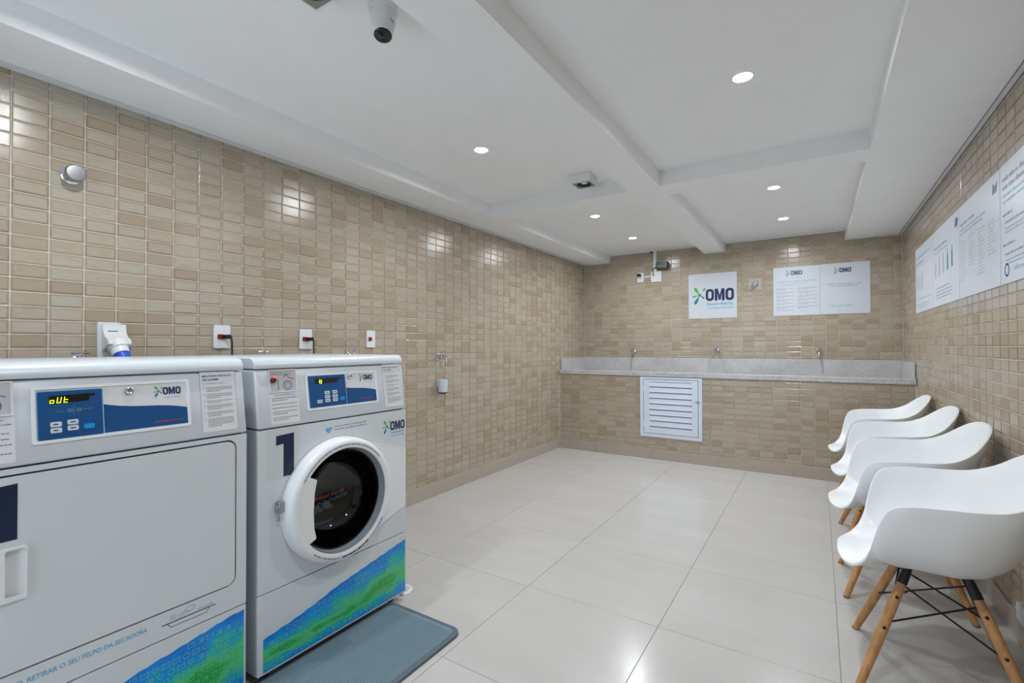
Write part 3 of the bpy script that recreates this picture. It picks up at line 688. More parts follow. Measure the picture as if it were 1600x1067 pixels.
    bm = NB(); fprism(bm, PQ, rrect(s0 + 0.001, s1 - 0.001, 0.075 * K + 0.001, 0.975 * K - 0.001, 0.003), 0.0006, 0.0012); st = build('sticker', bm, M_LABEL, cp, org)
    bm = NB()
    if washer: flines(bm, PQ, s0 + 0.008, s1 - 0.012, 0.91 * K, 0.006, 0.0015, 12); flines(bm, PQ, s0 + 0.008, s0 + 0.055, 0.855 * K, 0.006, 0.0015, 13)
    else: ftext(bm, PQ, 'MELHORES PRÁTICAS', s0 + 0.008, s1 - 0.012, 0.895 * K, 0.93 * K, 0.0015, 0.02); ftext(bm, PQ, 'SECAGEM', s0 + 0.008, s0 + 0.055, 0.84 * K, 0.872 * K, 0.0015, 0.02)
    build('title_print', bm, M_NAVY, st, org)
    text_print(PQ, [(s0 + 0.008, s1 - 0.035, 0.80 * K, 0.0038, 1)], 0.0015, M_CYAN, st, org)
    rows = []; v = 0.735
    for blk, c in enumerate((3, 3, 2, 3, 3, 5)):
        for q in range(c): rows.append((s0 + 0.018, s1 - 0.008, v * K, 0.0022, 0.95 if q < c - 1 else 0.5)); v -= 0.026
        v -= 0.02
    text_print(PQ, rows, 0.0015, M_GREYP, st, org)
    bm = NB(); v = 0.735
    for c in (3, 3, 2, 3, 3, 5): fpoly(bm, PQ, circle(s0 + 0.011, v * K, 0.0028, 8), 0.0015); v -= 0.026 * c + 0.02
    build('bullet_print', bm, M_ICON, st, org)
    # payment window and label at the left end
    pa, pb = (0.213, 0.320) if not washer else (0.953, 1.059)
    bm = NB(); fprism(bm, PQ, rrect(pa, pb, 0.575 * K, 0.965 * K, 0.003), 0.0006, 0.004, holes=[rrect(pa + 0.004, pb - 0.004, 0.595 * K, 0.945 * K, 0.002)]); wf = build('window_frame', bm, M_GREYPL, cp, org)
    bm = NB(); fbox(bm, PQ, pa + 0.004, pb - 0.004, 0.595 * K, 0.945 * K, 0.0006, 0.0012); build('window_card', bm, mat('pale_card', (196, 196, 200), 0.3), wf, org)
    bm = NB(); flines(bm, PQ, pa + 0.008, pb - 0.025, 0.905 * K, 0.0035, 0.0015, 3); flines(bm, PQ, pa + 0.008, pb - 0.02, 0.875 * K, 0.0035, 0.0015, 4)
    fline(bm, PQ, circle(pb - 0.036, 0.69 * K, 0.016, 20), 0.003, 0.0015, True); fline(bm, PQ, circle(pb - 0.036, 0.69 * K, 0.009, 16), 0.002, 0.0015, True); fline(bm, PQ, [(pa + 0.034, 0.80 * K), (pa + 0.035, 0.62 * K)], 0.003, 0.0015)
    fline(bm, PQ, [(pb - 0.05, 0.83 * K), (pb - 0.04, 0.88 * K), (pb - 0.03, 0.82 * K), (pb - 0.012, 0.79 * K)], 0.003, 0.0015); build('diagram_print', bm, mat('slate_print', (112, 116, 140), 0.5), wf, org)
    if washer:
        bm = NB(); lathe(bm, PQ(pa + 0.014, 0.785 * K, 0.001), PQ(0, 0, 1) - PQ(0, 0, 0), [(0.009, 0), (0.009, 0.012), (0.007, 0.015), (0, 0.0155)], 16); build('coin_button', bm, mat('dark_red_button', (104, 16, 22), 0.3), wf, org, smooth=40)
        bm = NB(); fpoly(bm, PQ, circle(pa + 0.024, 0.83 * K, 0.005, 12), 0.0019); build('indicator', bm, M_REDL, wf, org)
    bm = NB(); fprism(bm, PQ, rrect(pa, pb + 0.002, 0.055 * K, 0.565 * K, 0.004), 0.0006, 0.0012); sl = build('sticker', bm, M_LABEL, cp, org)
    text_print(PQ, [(pa + 0.02, pb - 0.015, 0.535 * K, 0.005, 1)], 0.0015, M_CYAN, sl, org)
    rows = []; v = 0.48
    for c in (2, 1, 1, 2, 2): 
        for q in range(c): rows.append((pa + 0.006, pb - 0.004, v * K, 0.0028, 1 if q < 1 else 0.6)); v -= 0.035
        v -= 0.028
    text_print(PQ, rows, 0.0015, M_GREYP, sl, org)

def numeral(F, u1, v0, v1, n, parent, org):
    w = (v1 - v0) * 0.45
    bm = NB(); fprism(bm, F, [(u1 - w * 0.59, v0), (u1, v0), (u1, v1), (u1 - w, v1 - 0.004), (u1 - w, v1 - w * 0.55), (u1 - w * 0.59, v1 - w * 0.5)], n, n + 0.0005); return build('numeral', bm, M_NAVY2, parent, org)

# dryer
DY0, DY1 = 0.176, 0.866
dr, o, cp, lp, (zl, zs) = machine_shell('dryer', DY0, DY1, 'white front-loading dryer with a large square door, cut by the left edge', 'dryer')
door_o = rrect(DY0 + 0.036, 0.8285, 0.392, 0.853, 0.024)
gap_o = rrect(DY0 + 0.031, 0.8335, 0.387, 0.858, 0.029)
bm = NB(); fprism(bm, FRONT, rrect(DY0, DY1, zl + 0.0015, zs, 0.003, 3), -0.010, 0.0, holes=[gap_o]); build('front_panel', bm, M_ENAM2, dr, o)
bm = NB(); box(bm, FX - 0.03, FX - 0.012, DY0 + 0.01, DY1 - 0.01, 0.33, 0.868); build('door_recess', bm, M_DARK, dr, o)
hy0, hy1, hz0, hz1 = 0.262, 0.3415, 0.562, 0.687
bm = NB(); fprism(bm, FRONT, door_o, -0.011, 0.002, holes=[rrect(hy0 + 0.004, hy1 - 0.004, hz0 + 0.004, hz1 - 0.004, 0.004)]); dd = build('door', bm, M_ENAM2, dr, o, bevel=0.0012)
bm = NB(); fprism(bm, FRONT, rrect(hy0, hy1, hz0, hz1, 0.006), 0.0015, 0.009, holes=[rrect(0.304, hy1 - 0.0025, hz0 + 0.010, hz1 - 0.005, 0.005)]); build('handle', bm, M_PLAS, dd, o, bevel=0.002)
bm = NB(); box(bm, FX - 0.011, FX + 0.0015, 0.267, 0.3041, hz0 + 0.005, hz1 - 0.005)
v = [bm.verts.new(p) for p in ((FX - 0.0105, 0.304, hz0 + 0.006), (FX + 0.004, 0.339, hz0 + 0.006), (FX + 0.004, 0.339, hz1 - 0.006), (FX - 0.0105, 0.304, hz1 - 0.006))]; bm.faces.new(v); build('handle_pocket', bm, M_PLAS, dd, o)
for z in (0.46, 0.79):
    bm = NB(); box(bm, FX - 0.011, FX - 0.001, 0.8288, 0.8312, z - 0.03, z + 0.03); build('hinge', bm, M_BRASS, dd, o)
bm = NB(); fprism(bm, FRONT, rrect(0.215, 0.352, 0.692, 0.85, 0.004), 0.0019, 0.0021); ns = build('number_sticker', bm, M_ENAM2, dd, o)
numeral(FRONT, 0.325, 0.704, 0.836, 0.0022, ns, o)
bm = NB(); ftext(bm, FRONT, 'USO, RETIRAR O SEU FELPO DA SECADORA', 0.309, 0.589, 0.351, 0.3655, 0.0006, 0.006); build('lint_notice', bm, M_CYAN, dr, o)
bm = NB(); fline(bm, FRONT, [(0.625, 0.3505), (0.770, 0.3500)], 0.0026, 0.0006); fline(bm, FRONT, [(0.638, 0.350), (0.648, 0.337), (0.744, 0.337), (0.752, 0.349)], 0.0016, 0.0006); build('tray_print', bm, M_NAVY2, dr, o)
bm = NB(); fline(bm, FRONT, [(0.668, 0.352), (0.675, 0.362), (0.690, 0.375), (0.705, 0.378), (0.712, 0.371), (0.705, 0.364), (0.69, 0.36), (0.68, 0.358)], 0.0014, 0.0006); fline(bm, FRONT, [(0.682, 0.366), (0.695, 0.365)], 0.0014, 0.0006); fline(bm, FRONT, [(0.718, 0.357), (0.762, 0.3575), (0.755, 0.361)], 0.0014, 0.0006)
for q in (0.359, 0.364, 0.369): fline(bm, FRONT, [(0.645, q), (0.66, q)], 0.0014, 0.0006)
build('hand_print', bm, M_CYAN, dr, o)
ztd = interp([(0.18, 0.155), (0.3, 0.178), (0.42, 0.212), (0.534, 0.243), (0.606, 0.257), (0.65, 0.262), (0.694, 0.270), (0.741, 0.277), (0.809, 0.289), (0.858, 0.2925)])
def art(F, a, b, zb, zt, parent, org, seed):
    n = 40; pts = [(a, zb), (b, zb)] + [(b - (b - a) * k / n, zt(b - (b - a) * k / n) + 0.0016 * math.sin(k * 2.1 + seed)) for k in range(n + 1)]
    g = panel_uvbox('graphic_print', F, pts, 0.0002, 0.0007, M_ART, parent, org, a, b, zt); icons(F, a, b, zb, zt, 0.0012, g, org, seed)
art(FRONT, DY0 + 0.008, 0.859, 0.044, ztd, lp, o, 3)
controls(cp, o, 0.350, 0.700, 0.215, 0.882, 0.361, 0.488, 0.731, 0.839, False)

# washer
WY0, WY1 = 0.905, 1.595
ws, o, cp, lp, (zl, zs) = machine_shell('washing_machine', WY0, WY1, 'white front-loading washing machine numbered 1 with a round glass door', 'washing machine')
cy, cz = 1.222, 0.566
bm = NB(); fprism(bm, FRONT, rrect(WY0, WY1, zl + 0.0015, zs, 0.003, 3), -0.010, 0.0, holes=[circle(cy, cz, 0.200, 48)]); build('front_panel', bm, M_ENAM2, ws, o)
bm = NB(); lathe(bm, (FX - 0.011, cy, cz), (-1, 0, 0), [(0.200, 0), (0.215, 0.02), (0.215, 0.06)], 40, False, False); build('gasket', bm, M_RUB, ws, o, smooth=40)
bm = NB(); lathe(bm, (FX - 0.06, cy, cz), (-1, 0, 0), [(0.215, 0), (0.24, 0.03), (0.24, 0.42), (0.0, 0.43)], 40, False, False); dm = build('drum', bm, M_DRUM, ws, o, smooth=40)
for k in range(3):
    a = math.radians(100 + 120 * k); bm = NB(); c, s = math.cos(a), math.sin(a)
    pts = [(0.238, -0.03), (0.19, 0), (0.238, 0.03)]
    A = [bm.verts.new((FX - 0.10, cy + c * r - s * t, cz + s * r + c * t)) for r, t in pts]; B = [bm.verts.new((FX - 0.46, cy + c * r - s * t, cz + s * r + c * t)) for r, t in pts]
    for i in range(2): bm.faces.new((A[i], A[i + 1], B[i + 1], B[i]))
    bm.faces.new(A); build('drum_paddle', bm, M_DRUM, dm, o)
# door: hinge plate tapering to the right edge, fat ring, glass bowl, grip
outl = []
R = 0.2375
top_a, bot_a = math.radians(57), math.radians(-52)
for k in range(37):
    a = top_a + (2 * math.pi + bot_a - top_a) * k / 36; outl.append((cy + R * math.cos(a), cz + R * math.sin(a)))
outl += [(1.592, 0.432), (1.592, 0.694)]
def TAPER(u, v, n): return FRONT(u, v, n * (1 - 0.85 * max(0, min(1, (u - 1.40) / 0.18))))
bm = NB(); fprism(bm, TAPER, outl, 0.001, 0.022, holes=[circle(cy, cz, 0.196, 48)]); wd = build('door', bm, M_PLAS, ws, o, bevel=0.006, seg=3)
bm = NB(); lathe(bm, (FX, cy, cz), (1, 0, 0), [(0.236, 0.012), (0.2365, 0.030), (0.2345, 0.046), (0.229, 0.055), (0.220, 0.059), (0.204, 0.060), (0.199, 0.057), (0.197, 0.048), (0.196, 0.004)], 64, False, False); rg = build('door_ring', bm, M_PLAS, wd, o, smooth=35)
bm = NB(); lathe(bm, (FX, cy, cz), (1, 0, 0), [(0.1965, 0.054), (0.1955, 0.040), (0.192, 0.032), (0.190, 0.024), (0.190, 0.004)], 64, False, False); build('inner_ring', bm, mat('pale_grey_ring', (150, 160, 168), 0.25), wd, o, smooth=35)
bm = NB(); lathe(bm, (FX, cy, cz), (1, 0, 0), [(0.1905, 0.026), (0.184, 0.026), (0.172, -0.02), (0.15, -0.06), (0.12, -0.085), (0.0, -0.10)], 48, False, False); gl = build('door_glass', bm, M_GLASS, wd, o, smooth=60)
m = gl.modifiers.new('thickness', 'SOLIDIFY'); m.thickness = 0.004; m.offset = -1
# grip: the ring's left side filled in to a wavy upright edge
g = []
for k in range(15):
    a = math.radians(143 + 74 * k / 14); g.append((cy + 0.203 * math.cos(a), cz + 0.203 * math.sin(a)))
g += [(1.092, cz - 0.108), (1.083, cz - 0.07), (1.080, cz - 0.01), (1.084, cz + 0.06), (1.094, cz + 0.105)]
bm = NB(); fprism(bm, FRONT, g, 0.034, 0.058); build('door_grip', bm, M_PLAS, wd, o, bevel=0.004, seg=3)
def ARC(r, a): return (cy + r * math.cos(math.radians(a)), cz + r * math.sin(math.radians(a)))
def arcprint(r, a0, a1, h, m, seed):
    rr = random.Random(seed); bm = NB(); a = a0
    while a < a1:
        w = min(rr.uniform(1.0, 4.5), a1 - a); p = [ARC(r - h / 2, a), ARC(r - h / 2, a + w), ARC(r + h / 2, a + w), ARC(r + h / 2, a)]; bm.faces.new([bm.verts.new(FRONT(q[0], q[1], 0.0602)) for q in p]); a += w + 0.7
    build('ring_print', bm, m, wd, o)
arcprint(0.2125, 40, 150, 0.0055, M_GREYP, 1); arcprint(0.216, 228, 262, 0.0055, M_GREYP, 2); arcprint(0.216, 264, 300, 0.0065, M_NAVY, 3); arcprint(0.216, 302, 326, 0.0055, M_GREYP, 4)
bm = NB(); box(bm, FX + 0.002, FX + 0.026, 0.966, 0.982, cz + 0.012, cz + 0.05); lathe(bm, (FX + 0.014, 0.972, cz + 0.03), (0, -1, 0), [(0.008, 0), (0.008, 0.012)], 12); lathe(bm, (FX + 0.014, 0.975, cz - 0.01), (0, -1, 0), [(0.006, 0), (0.006, 0.008)], 12); build('door_catch', bm, M_STEEL, wd, o, bevel=0.001, seg=1)
# wave and notice printed on the inner window, seen through the glass
bm = NB(); pts = [(1.09 + 0.155 * k / 24, 0.566 + 0.005 * math.sin(k * 1.6) + 0.0006 * k) for k in range(25)]; fline(bm, FRONT, pts, 0.006, 0.0275); build('wave_print', bm, mat('dim_teal_print', (20, 84, 106), 0.4), wd, o)
bm = NB(); flines(bm, FRONT, 1.095, 1.165, 0.594, 0.016, 0.0275, 2); flines(bm, FRONT, 1.172, 1.235, 0.597, 0.014, 0.0275, 3); build('notice_print', bm, mat('dim_red_print', (104, 34, 30), 0.4), wd, o)
bm = NB(); fprism(bm, FRONT, rrect(0.9325, 1.058, 0.692, 0.868, 0.003), 0.0002, 0.0004); ns = build('number_sticker', bm, mat('clear_sticker', (208, 212, 215), 0.3), ws, o); numeral(FRONT, 1.0365, 0.698, 0.849, 0.0005, ns, o)
text_print(FRONT, [(1.210, 1.369, 0.8455, 0.0058, 1), (1.210, 1.372, 0.8335, 0.0058, 1)], 0.0006, M_GREYP, ws, o, 'notice_print')
bm = NB(); fpoly(bm, FRONT, [(1.166, 0.838), (1.176, 0.846), (1.186, 0.842), (1.196, 0.848), (1.198, 0.836), (1.190, 0.832), (1.188, 0.824), (1.178, 0.824)], 0.0006); build('cloud_print', bm, mat('soft_blue_print', (120, 168, 214), 0.4), ws, o)
logo('brand_print', FRONT, 1.500, 0.786, 0.087, 0.0006, ws, o)
ztw = interp([(0.925, 0.157), (1.037, 0.173), (1.132, 0.192), (1.22, 0.215), (1.386, 0.242), (1.594, 0.276)])
art(FRONT, 0.925, 1.591, 0.0425, ztw, lp, o, 8)
controls(cp, o, 1.094, 1.435, 0.205, 0.860, 1.104, 1.270, 1.471, 1.580, True)
bm = NB(); box(bm, FX - 0.004, FX + 0.004, 1.562, 1.578, 0.028, 0.0365); build('bottom_screw', bm, M_STEEL, ws, o)

# mat in front of the machines
o = (1.115, 1.06, 0); mt = empty('floor_mat', o, 'ribbed grey foam mat on the floor in front of the washer', 'mat')
def UP(u, v, n): return Vector((u, v, n))
bm = NB(); fprism(bm, UP, rrect(0.890, 1.300, 0.62, 1.532, 0.045, 8), 0.0004, 0.011); build('border', bm, M_MATB, mt, o, bevel=0.006, seg=3)
bm = NB(); fprism(bm, UP, rrect(0.909, 1.278, 0.64, 1.512, 0.03, 8), 0.010, 0.0125); cen = build('pad', bm, M_MAT, mt, o, bevel=0.001, seg=1)
bm = NB(); y = 0.0
x = 0.917
while x < 1.272:
    bx0, bx1 = x, x + 0.0062; yy0, yy1 = 0.655, 1.497
    v = [bm.verts.new(p) for p in ((bx0, yy0, 0.0124), (bx1, yy0, 0.0124), (bx1 - 0.0015, yy0, 0.0152), (bx0 + 0.0015, yy0, 0.0152), (bx0, yy1, 0.0124), (bx1, yy1, 0.0124), (bx1 - 0.0015, yy1, 0.0152), (bx0 + 0.0015, yy1, 0.0152))]
    for f in ((0, 1, 2, 3), (4, 7, 6, 5), (1, 5, 6, 2), (2, 6, 7, 3), (3, 7, 4, 0)): bm.faces.new([v[i] for i in f])
    x += 0.0092
build('ribs', bm, M_MAT, cen, o)['kind'] = 'stuff'

# floor drain
o = (0.842, 1.642, 0); fd = empty('floor_drain', o, 'round slotted steel floor drain beside the washer foot', 'drain')
bm = NB(); lathe(bm, (0.842, 1.642, 0), (0, 0, 1), [(0.052, 0.0004), (0.052, 0.003), (0.048, 0.004), (0, 0.004)], 32); build('cover', bm, M_PLAS, fd, o, smooth=40)
bm = NB()
for k in range(-3, 4): box(bm, 0.842 - 0.036 + abs(k) * 0.004, 0.842 + 0.036 - abs(k) * 0.004, 1.642 + k * 0.011 - 0.002, 1.642 + k * 0.011 + 0.002, 0.0038, 0.0044)
build('slots', bm, M_GREYP, fd, o)

# ------------------------------------------------------------------ chairs
def chair_rim():
    half = [(0.280, 0.0, 0.399), (0.276, 0.075, 0.396), (0.259, 0.138, 0.393), (0.232, 0.182, 0.402), (0.202, 0.212, 0.440), (0.180, 0.238, 0.510), (0.160, 0.268, 0.590), (0.132, 0.288, 0.642), (0.080, 0.300, 0.661), (0.0, 0.304, 0.668), (-0.08, 0.300, 0.673), (-0.145, 0.284, 0.684), (-0.205, 0.250, 0.715), (-0.252, 0.203, 0.760), (-0.286, 0.138, 0.797), (-0.303, 0.06, 0.814), (-0.306, 0.0, 0.816)]
    full = half + [(f, -l, z) for f, l, z in reversed(half[1:-1])]
    P = [Vector(p) for p in full]; n = len(P); out = []
    for i in range(n):
        a, b, c, d = P[i - 1], P[i], P[(i + 1) % n], P[(i + 2) % n]
        for k in range(4):
            t = k / 4; out.append(0.5 * ((2 * b) + (c - a) * t + (2 * a - 5 * b + 4 * c - d) * t * t + (3 * b - a - 3 * c + d) * t ** 3))
    return out
def shell_mesh():
    rim = chair_rim(); C = Vector((-0.045, 0, 0.404)); NS = 16; bm = NB()
    c0 = bm.verts.new((-C.x, C.y, C.z)); rings = []
    for s in range(1, NS + 1):
        t = s / NS; ph = t * math.pi / 2; ring = []
        for R in rim:
            H = R.z - C.z; w = max(0, min(1, H / 0.13)); w = w * w * (3 - 2 * w)
            back = max(0, min(1, (-R.x - 0.03) / 0.18))
            e = 0.70
            hw = 0.90 * math.sin(ph) ** e + 0.10 * t; vw = 1 - math.cos(ph) ** e
            hw = hw * (1 - back) + t * back; vw = vw * (1 - back) + t ** 3.2 * back
            h = (1 - w) * t + w * hw; v = (1 - w) * t ** 3.2 + w * vw
            # forward part of the seat rises slightly before the front roll
            bulge = (1 - w) * 0.026 * math.sin(min(1, t / 0.9) * math.pi) * max(0, min(1, R.x / 0.25))
            f = C.x + (R.x - C.x) * h; l = R.y * h; z = C.z + H * v + bulge
            ring.append(bm.verts.new((-f, l, z)))
        rings.append(ring)
    n = len(rim)
    for i in range(n): bm.faces.new((c0, rings[0][i], rings[0][(i + 1) % n]))
    for A, B in zip(rings[:-1], rings[1:]):
        for i in range(n): bm.faces.new((A[i], B[i], B[(i + 1) % n], A[(i + 1) % n]))
    bmesh.ops.recalc_face_normals(bm, faces=bm.faces)
    return bm
def make_chair(label):
    root = empty('armchair', (0, 0, 0), label, 'chair', 'white shell armchairs along the right wall')
    sh = build('seat_shell', shell_mesh(), M_CHAIR, root, smooth=80)
    m = sh.modifiers.new('thickness', 'SOLIDIFY'); m.thickness = 0.0075; m.offset = 0
    m = sh.modifiers.new('round', 'BEVEL'); m.width = 0.003; m.segments = 2; m.limit_method = 'ANGLE'; m.angle_limit = math.radians(50)
    F0, L0, F1, L1, ZT = 0.092, 0.090, 0.222, 0.205, 0.352
    def legp(sf, sl, z): k = (ZT - z) / ZT; return Vector((-sf * (F0 + (F1 - F0) * k), sl * (L0 + (L1 - L0) * k), z))
    for sf in (1, -1):
        for sl in (1, -1):
            pts = [legp(sf, sl, z) for z in (0.0005, 0.02, 0.12, 0.22, 0.30, ZT)]
            bm = NB(); tube(bm, pts, [0.0115, 0.0125, 0.0150, 0.0158, 0.0150, 0.0125], 14); lg = build('leg', bm, M_WOOD, root, smooth=50)
            bm = NB(); tube(bm, [legp(sf, sl, 0.0003) , legp(sf, sl, 0.006)], 0.0122, 14); build('glide', bm, M_BROWN, lg)
            a = legp(sf, sl, 0.340); b = legp(sf, sl, 0.368); c = legp(sf, sl, 0.406)
            bm = NB(); tube(bm, [a, b, c], [0.0152, 0.0142, 0.012], 10); build('bracket', bm, M_BLKM, root)
            for z in (0.20, 0.30):
                p = legp(sf, sl, z); bm = NB(); lathe(bm, p + Vector((0, sl * 0.012, 0)), (0, sl, 0), [(0.0052, 0), (0.0052, 0.006), (0.003, 0.0075)], 10); build('bolt', bm, M_BLKM, lg)
    def wire(p, q):
        bm = NB(); tube(bm, [p, q], 0.0033, 8); build('wire_brace', bm, M_BLKM, root)
    for sl in (1, -1):
        y = Vector((0, -sl * 0.012, 0))
        wire(legp(1, sl, 0.335) + y, legp(-1, sl, 0.185) + y); wire(legp(-1, sl, 0.315) + y * 1.7, legp(1, sl, 0.20) + y * 1.7)
    for sf in (1, -1):
        x = Vector((sf * 0.012, 0, 0))
        wire(legp(sf, 1, 0.335) + x, legp(sf, -1, 0.19) + x); wire(legp(sf, -1, 0.315) + x * 1.7, legp(sf, 1, 0.20) + x * 1.7)
    bm = NB(); box(bm, -0.1, 0.1, -0.012, 0.012, 0.398, 0.406); box(bm, -0.012, 0.012, -0.1, 0.1, 0.398, 0.406); build('under_frame', bm, M_BLKM, root)
    return root
def copy_tree(o, parent=None):
    c = o.copy(); COL.objects.link(c); c.parent = parent
    for ch in o.children: copy_tree(ch, c)
    return c
c1 = make_chair('white shell armchair on wooden legs, the one nearest the camera')
spots = [(2.856, 2.212, -0.03, None),
         (2.838, 2.905, 0.02, 'white shell armchair second in the row counting from the camera'),
         (2.862, 3.600, 0.03, 'white shell armchair third in the row, between two others'),
         (2.858, 4.345, 0.0, 'white shell armchair farthest in the row, next to the trough base')]
chs = [c1] + [copy_tree(c1) for _ in range(3)]
for c, (x, y, a, lab) in zip(chs, spots):
    c.location = (x, y, 0); c.rotation_euler = (0, 0, a)
    if lab: c['label'] = lab

# ------------------------------------------------------------------ things on the walls
WT = 0.0040      # just proud of the tile faces
def faucet(F, u, v, label, reach=0.085, cat='faucet', group='wall taps'):
    o = F(u, v, 0); r = empty('wall_faucet', o, label, cat, group); N = F(0, 0, 1) - F(0, 0, 0)
    bm = NB(); lathe(bm, F(u, v, WT), N, [(0.030, 0), (0.030, 0.003), (0.024, 0.008), (0.013, 0.010)], 24); build('flange', bm, M_CHROME, r, o, smooth=40)
    bm = NB(); lathe(bm, F(u, v, WT), N, [(0.0115, 0.006), (0.0115, reach * 0.35), (0.017, reach * 0.42), (0.018, reach * 0.62), (0.0125, reach * 0.7), (0.012, reach * 0.8)], 20); build('body', bm, M_CHROME, r, o, smooth=40)
    pts = [F(u, v, WT + reach * 0.72), F(u, v - 0.002, WT + reach), F(u, v - 0.012, WT + reach * 1.16), F(u, v - 0.034, WT + reach * 1.22), F(u, v - 0.052, WT + reach * 1.22)]
    bm = NB(); tube(bm, pts, [0.012, 0.0115, 0.011, 0.0105, 0.0115], 14); build('spout', bm, M_CHROME, r, o, smooth=50)
    bm = NB(); lathe(bm, F(u, v + 0.012, WT + reach * 0.52), F(0, 1, 0) - F(0, 0, 0), [(0.010, 0), (0.009, 0.012), (0.0055, 0.016), (0.0055, 0.026)], 14); build('stem', bm, M_CHROME, r, o, smooth=40)
    q = v + 0.040
    bm = NB(); tube(bm, [F(u - 0.028, q, WT + reach * 0.52), F(u + 0.028, q, WT + reach * 0.52)], 0.0048, 10); tube(bm, [F(u, q, WT + reach * 0.52 - 0.02), F(u, q, WT + reach * 0.52 + 0.02)], 0.0046, 10); build('handle', bm, M_CHROME, r, o, smooth=40)
faucet(BACKW, 0.645, 1.090, 'chrome tap above the left end of the granite trough')
faucet(BACKW, 1.578, 1.106, 'chrome tap above the middle of the granite trough')
faucet(BACKW, 2.526, 1.106, 'chrome tap above the right end of the granite trough')
faucet(LEFTW, 2.850, 1.078, 'chrome tap on the left wall beyond the washer, over a white cup', 0.075)
faucet(LEFTW, 0.677, 1.096, 'tap behind the dryer, only its dark cross handle showing', 0.07)
faucet(LEFTW, 1.425, 1.092, 'tap behind the washer between two socket plates, its handle just showing', 0.07)
faucet(LEFTW, 2.005, 1.098, 'tap behind the washer top right corner, its T handle showing', 0.07)

def valve(F, u, v, s, label, plate=False):
    o = F(u, v, 0); r = empty('shutoff_valve', o, label, 'valve'); N = F(0, 0, 1) - F(0, 0, 0)
    bm = NB(); lathe(bm, F(u, v, WT), N, [(0.034 * s, 0), (0.034 * s, 0.003), (0.026 * s, 0.009), (0.012 * s, 0.012)], 28); build('flange', bm, M_CHROME, r, o, smooth=40)
    bm = NB(); lathe(bm, F(u, v, WT), N, [(0.011 * s, 0.008), (0.011 * s, 0.03), (0.028 * s, 0.034), (0.033 * s, 0.040), (0.033 * s, 0.054), (0.029 * s, 0.060), (0, 0.062)], 28); build('knob', bm, M_STEEL, r, o, smooth=40)
    bm = NB(); tube(bm, [F(u, v, WT + 0.046), F(u + 0.026 * s, v + 0.026 * s, WT + 0.046), F(u + 0.04 * s, v + 0.034 * s, WT + 0.046)], 0.006 * s, 10); build('lever', bm, M_CHROME, r, o, smooth=40)
    if plate:
        bm = NB(); fprism(bm, F, rrect(u - 0.062, u + 0.062, v - 0.055, v + 0.062, 0.006), 0.0062, 0.0075); build('cover_plate', bm, mat('pale_beige_plate', (190, 181, 172), 0.3), r, o)
valve(LEFTW, 0.655, 1.846, 1.0, 'chrome shut-off valve knob high on the left wall')
valve(BACKW, 1.962, 1.812, 0.8, 'chrome shut-off valve knob on the back wall between signs', True)

def socket(u, v, label, w=0.078, h=0.115, plug='dark', cord=True):
    o = LEFTW(u, v, 0); r = empty('wall_socket', o, label, 'socket', 'white socket plates on the left wall')
    bm = NB(); fprism(bm, LEFTW, rrect(u - w / 2, u + w / 2, v - h / 2, v + h / 2, 0.006), WT, WT + 0.009); build('plate', bm, M_PLAS, r, o, bevel=0.002)
    bm = NB(); fprism(bm, LEFTW, rrect(u - 0.022, u + 0.004, v - 0.012, v + 0.012, 0.003), WT + 0.0085, WT + 0.015); build('socket_insert', bm, mat('deep_red_plastic', (130, 22, 26), 0.4), r, o)
    if cord:
        bm = NB(); fprism(bm, LEFTW, rrect(u + 0.0, u + 0.026, v - 0.011, v + 0.010, 0.004), WT + 0.0085, WT + 0.045); build('plug', bm, M_BLACK, r, o, bevel=0.003)
        bm = NB(); tube(bm, [LEFTW(u + 0.024, v, WT + 0.035), LEFTW(u + 0.031, v - 0.004, WT + 0.036), LEFTW(u + 0.035, v - 0.03, WT + 0.034), LEFTW(u + 0.037, v - 0.09, WT + 0.03), LEFTW(u + 0.036, v - 0.2, WT + 0.028)], 0.0042, 8); build('cord', bm, M_BLACK, r, o, smooth=50)
socket(1.230, 1.210, 'white socket plate with a black plug and hanging cord behind the machines')
socket(1.694, 1.204, 'white socket plate with a black plug, second from the blue connector')
socket(2.174, 1.210, 'narrow white socket plate with a red insert and no plug', 0.070, 0.113, cord=False)

# industrial socket with blue connector
o = (0, 0.778, 1.16); r = empty('industrial_socket', o, 'pale grey angled industrial socket with a blue connector behind the dryer', 'socket')
bm = NB(); fprism(bm, LEFTW, rrect(0.738, 0.815, 1.06, 1.264, 0.004), WT, WT + 0.012); build('back_plate', bm, M_GREYPL, r, o, bevel=0.002)
def SIDEL(u, v, n): return Vector((u, n, v))
bm = NB(); fprism(bm, SIDEL, [(0.018, 1.255), (0.024, 1.255), (0.030, 1.225), (0.045, 1.205), (0.082, 1.188), (0.088, 1.170), (0.060, 1.160), (0.018, 1.14)], 0.752, 0.832); build('angled_hood', bm, M_GREYPL, r, o, bevel=0.004, seg=2)
ax = Vector((0.55, 0.1, -0.83)).normalized()
bm = NB(); lathe(bm, (0.048, 0.792, 1.178), ax, [(0.034, 0), (0.036, 0.01), (0.036, 0.03), (0.031, 0.034), (0.031, 0.06)], 24); build('collar', bm, M_PLAS, r, o, smooth=40)
bm = NB(); lathe(bm, (0.048, 0.792, 1.178), ax, [(0.0265, 0.05), (0.028, 0.062), (0.028, 0.10), (0.02, 0.12)], 24); build('connector', bm, M_BLUEP, r, o, smooth=40)
bm = NB(); box(bm, 0.060, 0.084, 0.800, 0.830, 1.13, 1.158); build('connector_flap', bm, M_BLUEP, r, o, bevel=0.004)
bm = NB(); fquad(bm, lambda u, v, n: Vector((0.0292 + (1.228 - v) * 0.16 + n, u, v)), 0.768, 0.802, 1.224, 1.2275, 0.001); build('lid_slot', bm, M_BLACK, r, o)

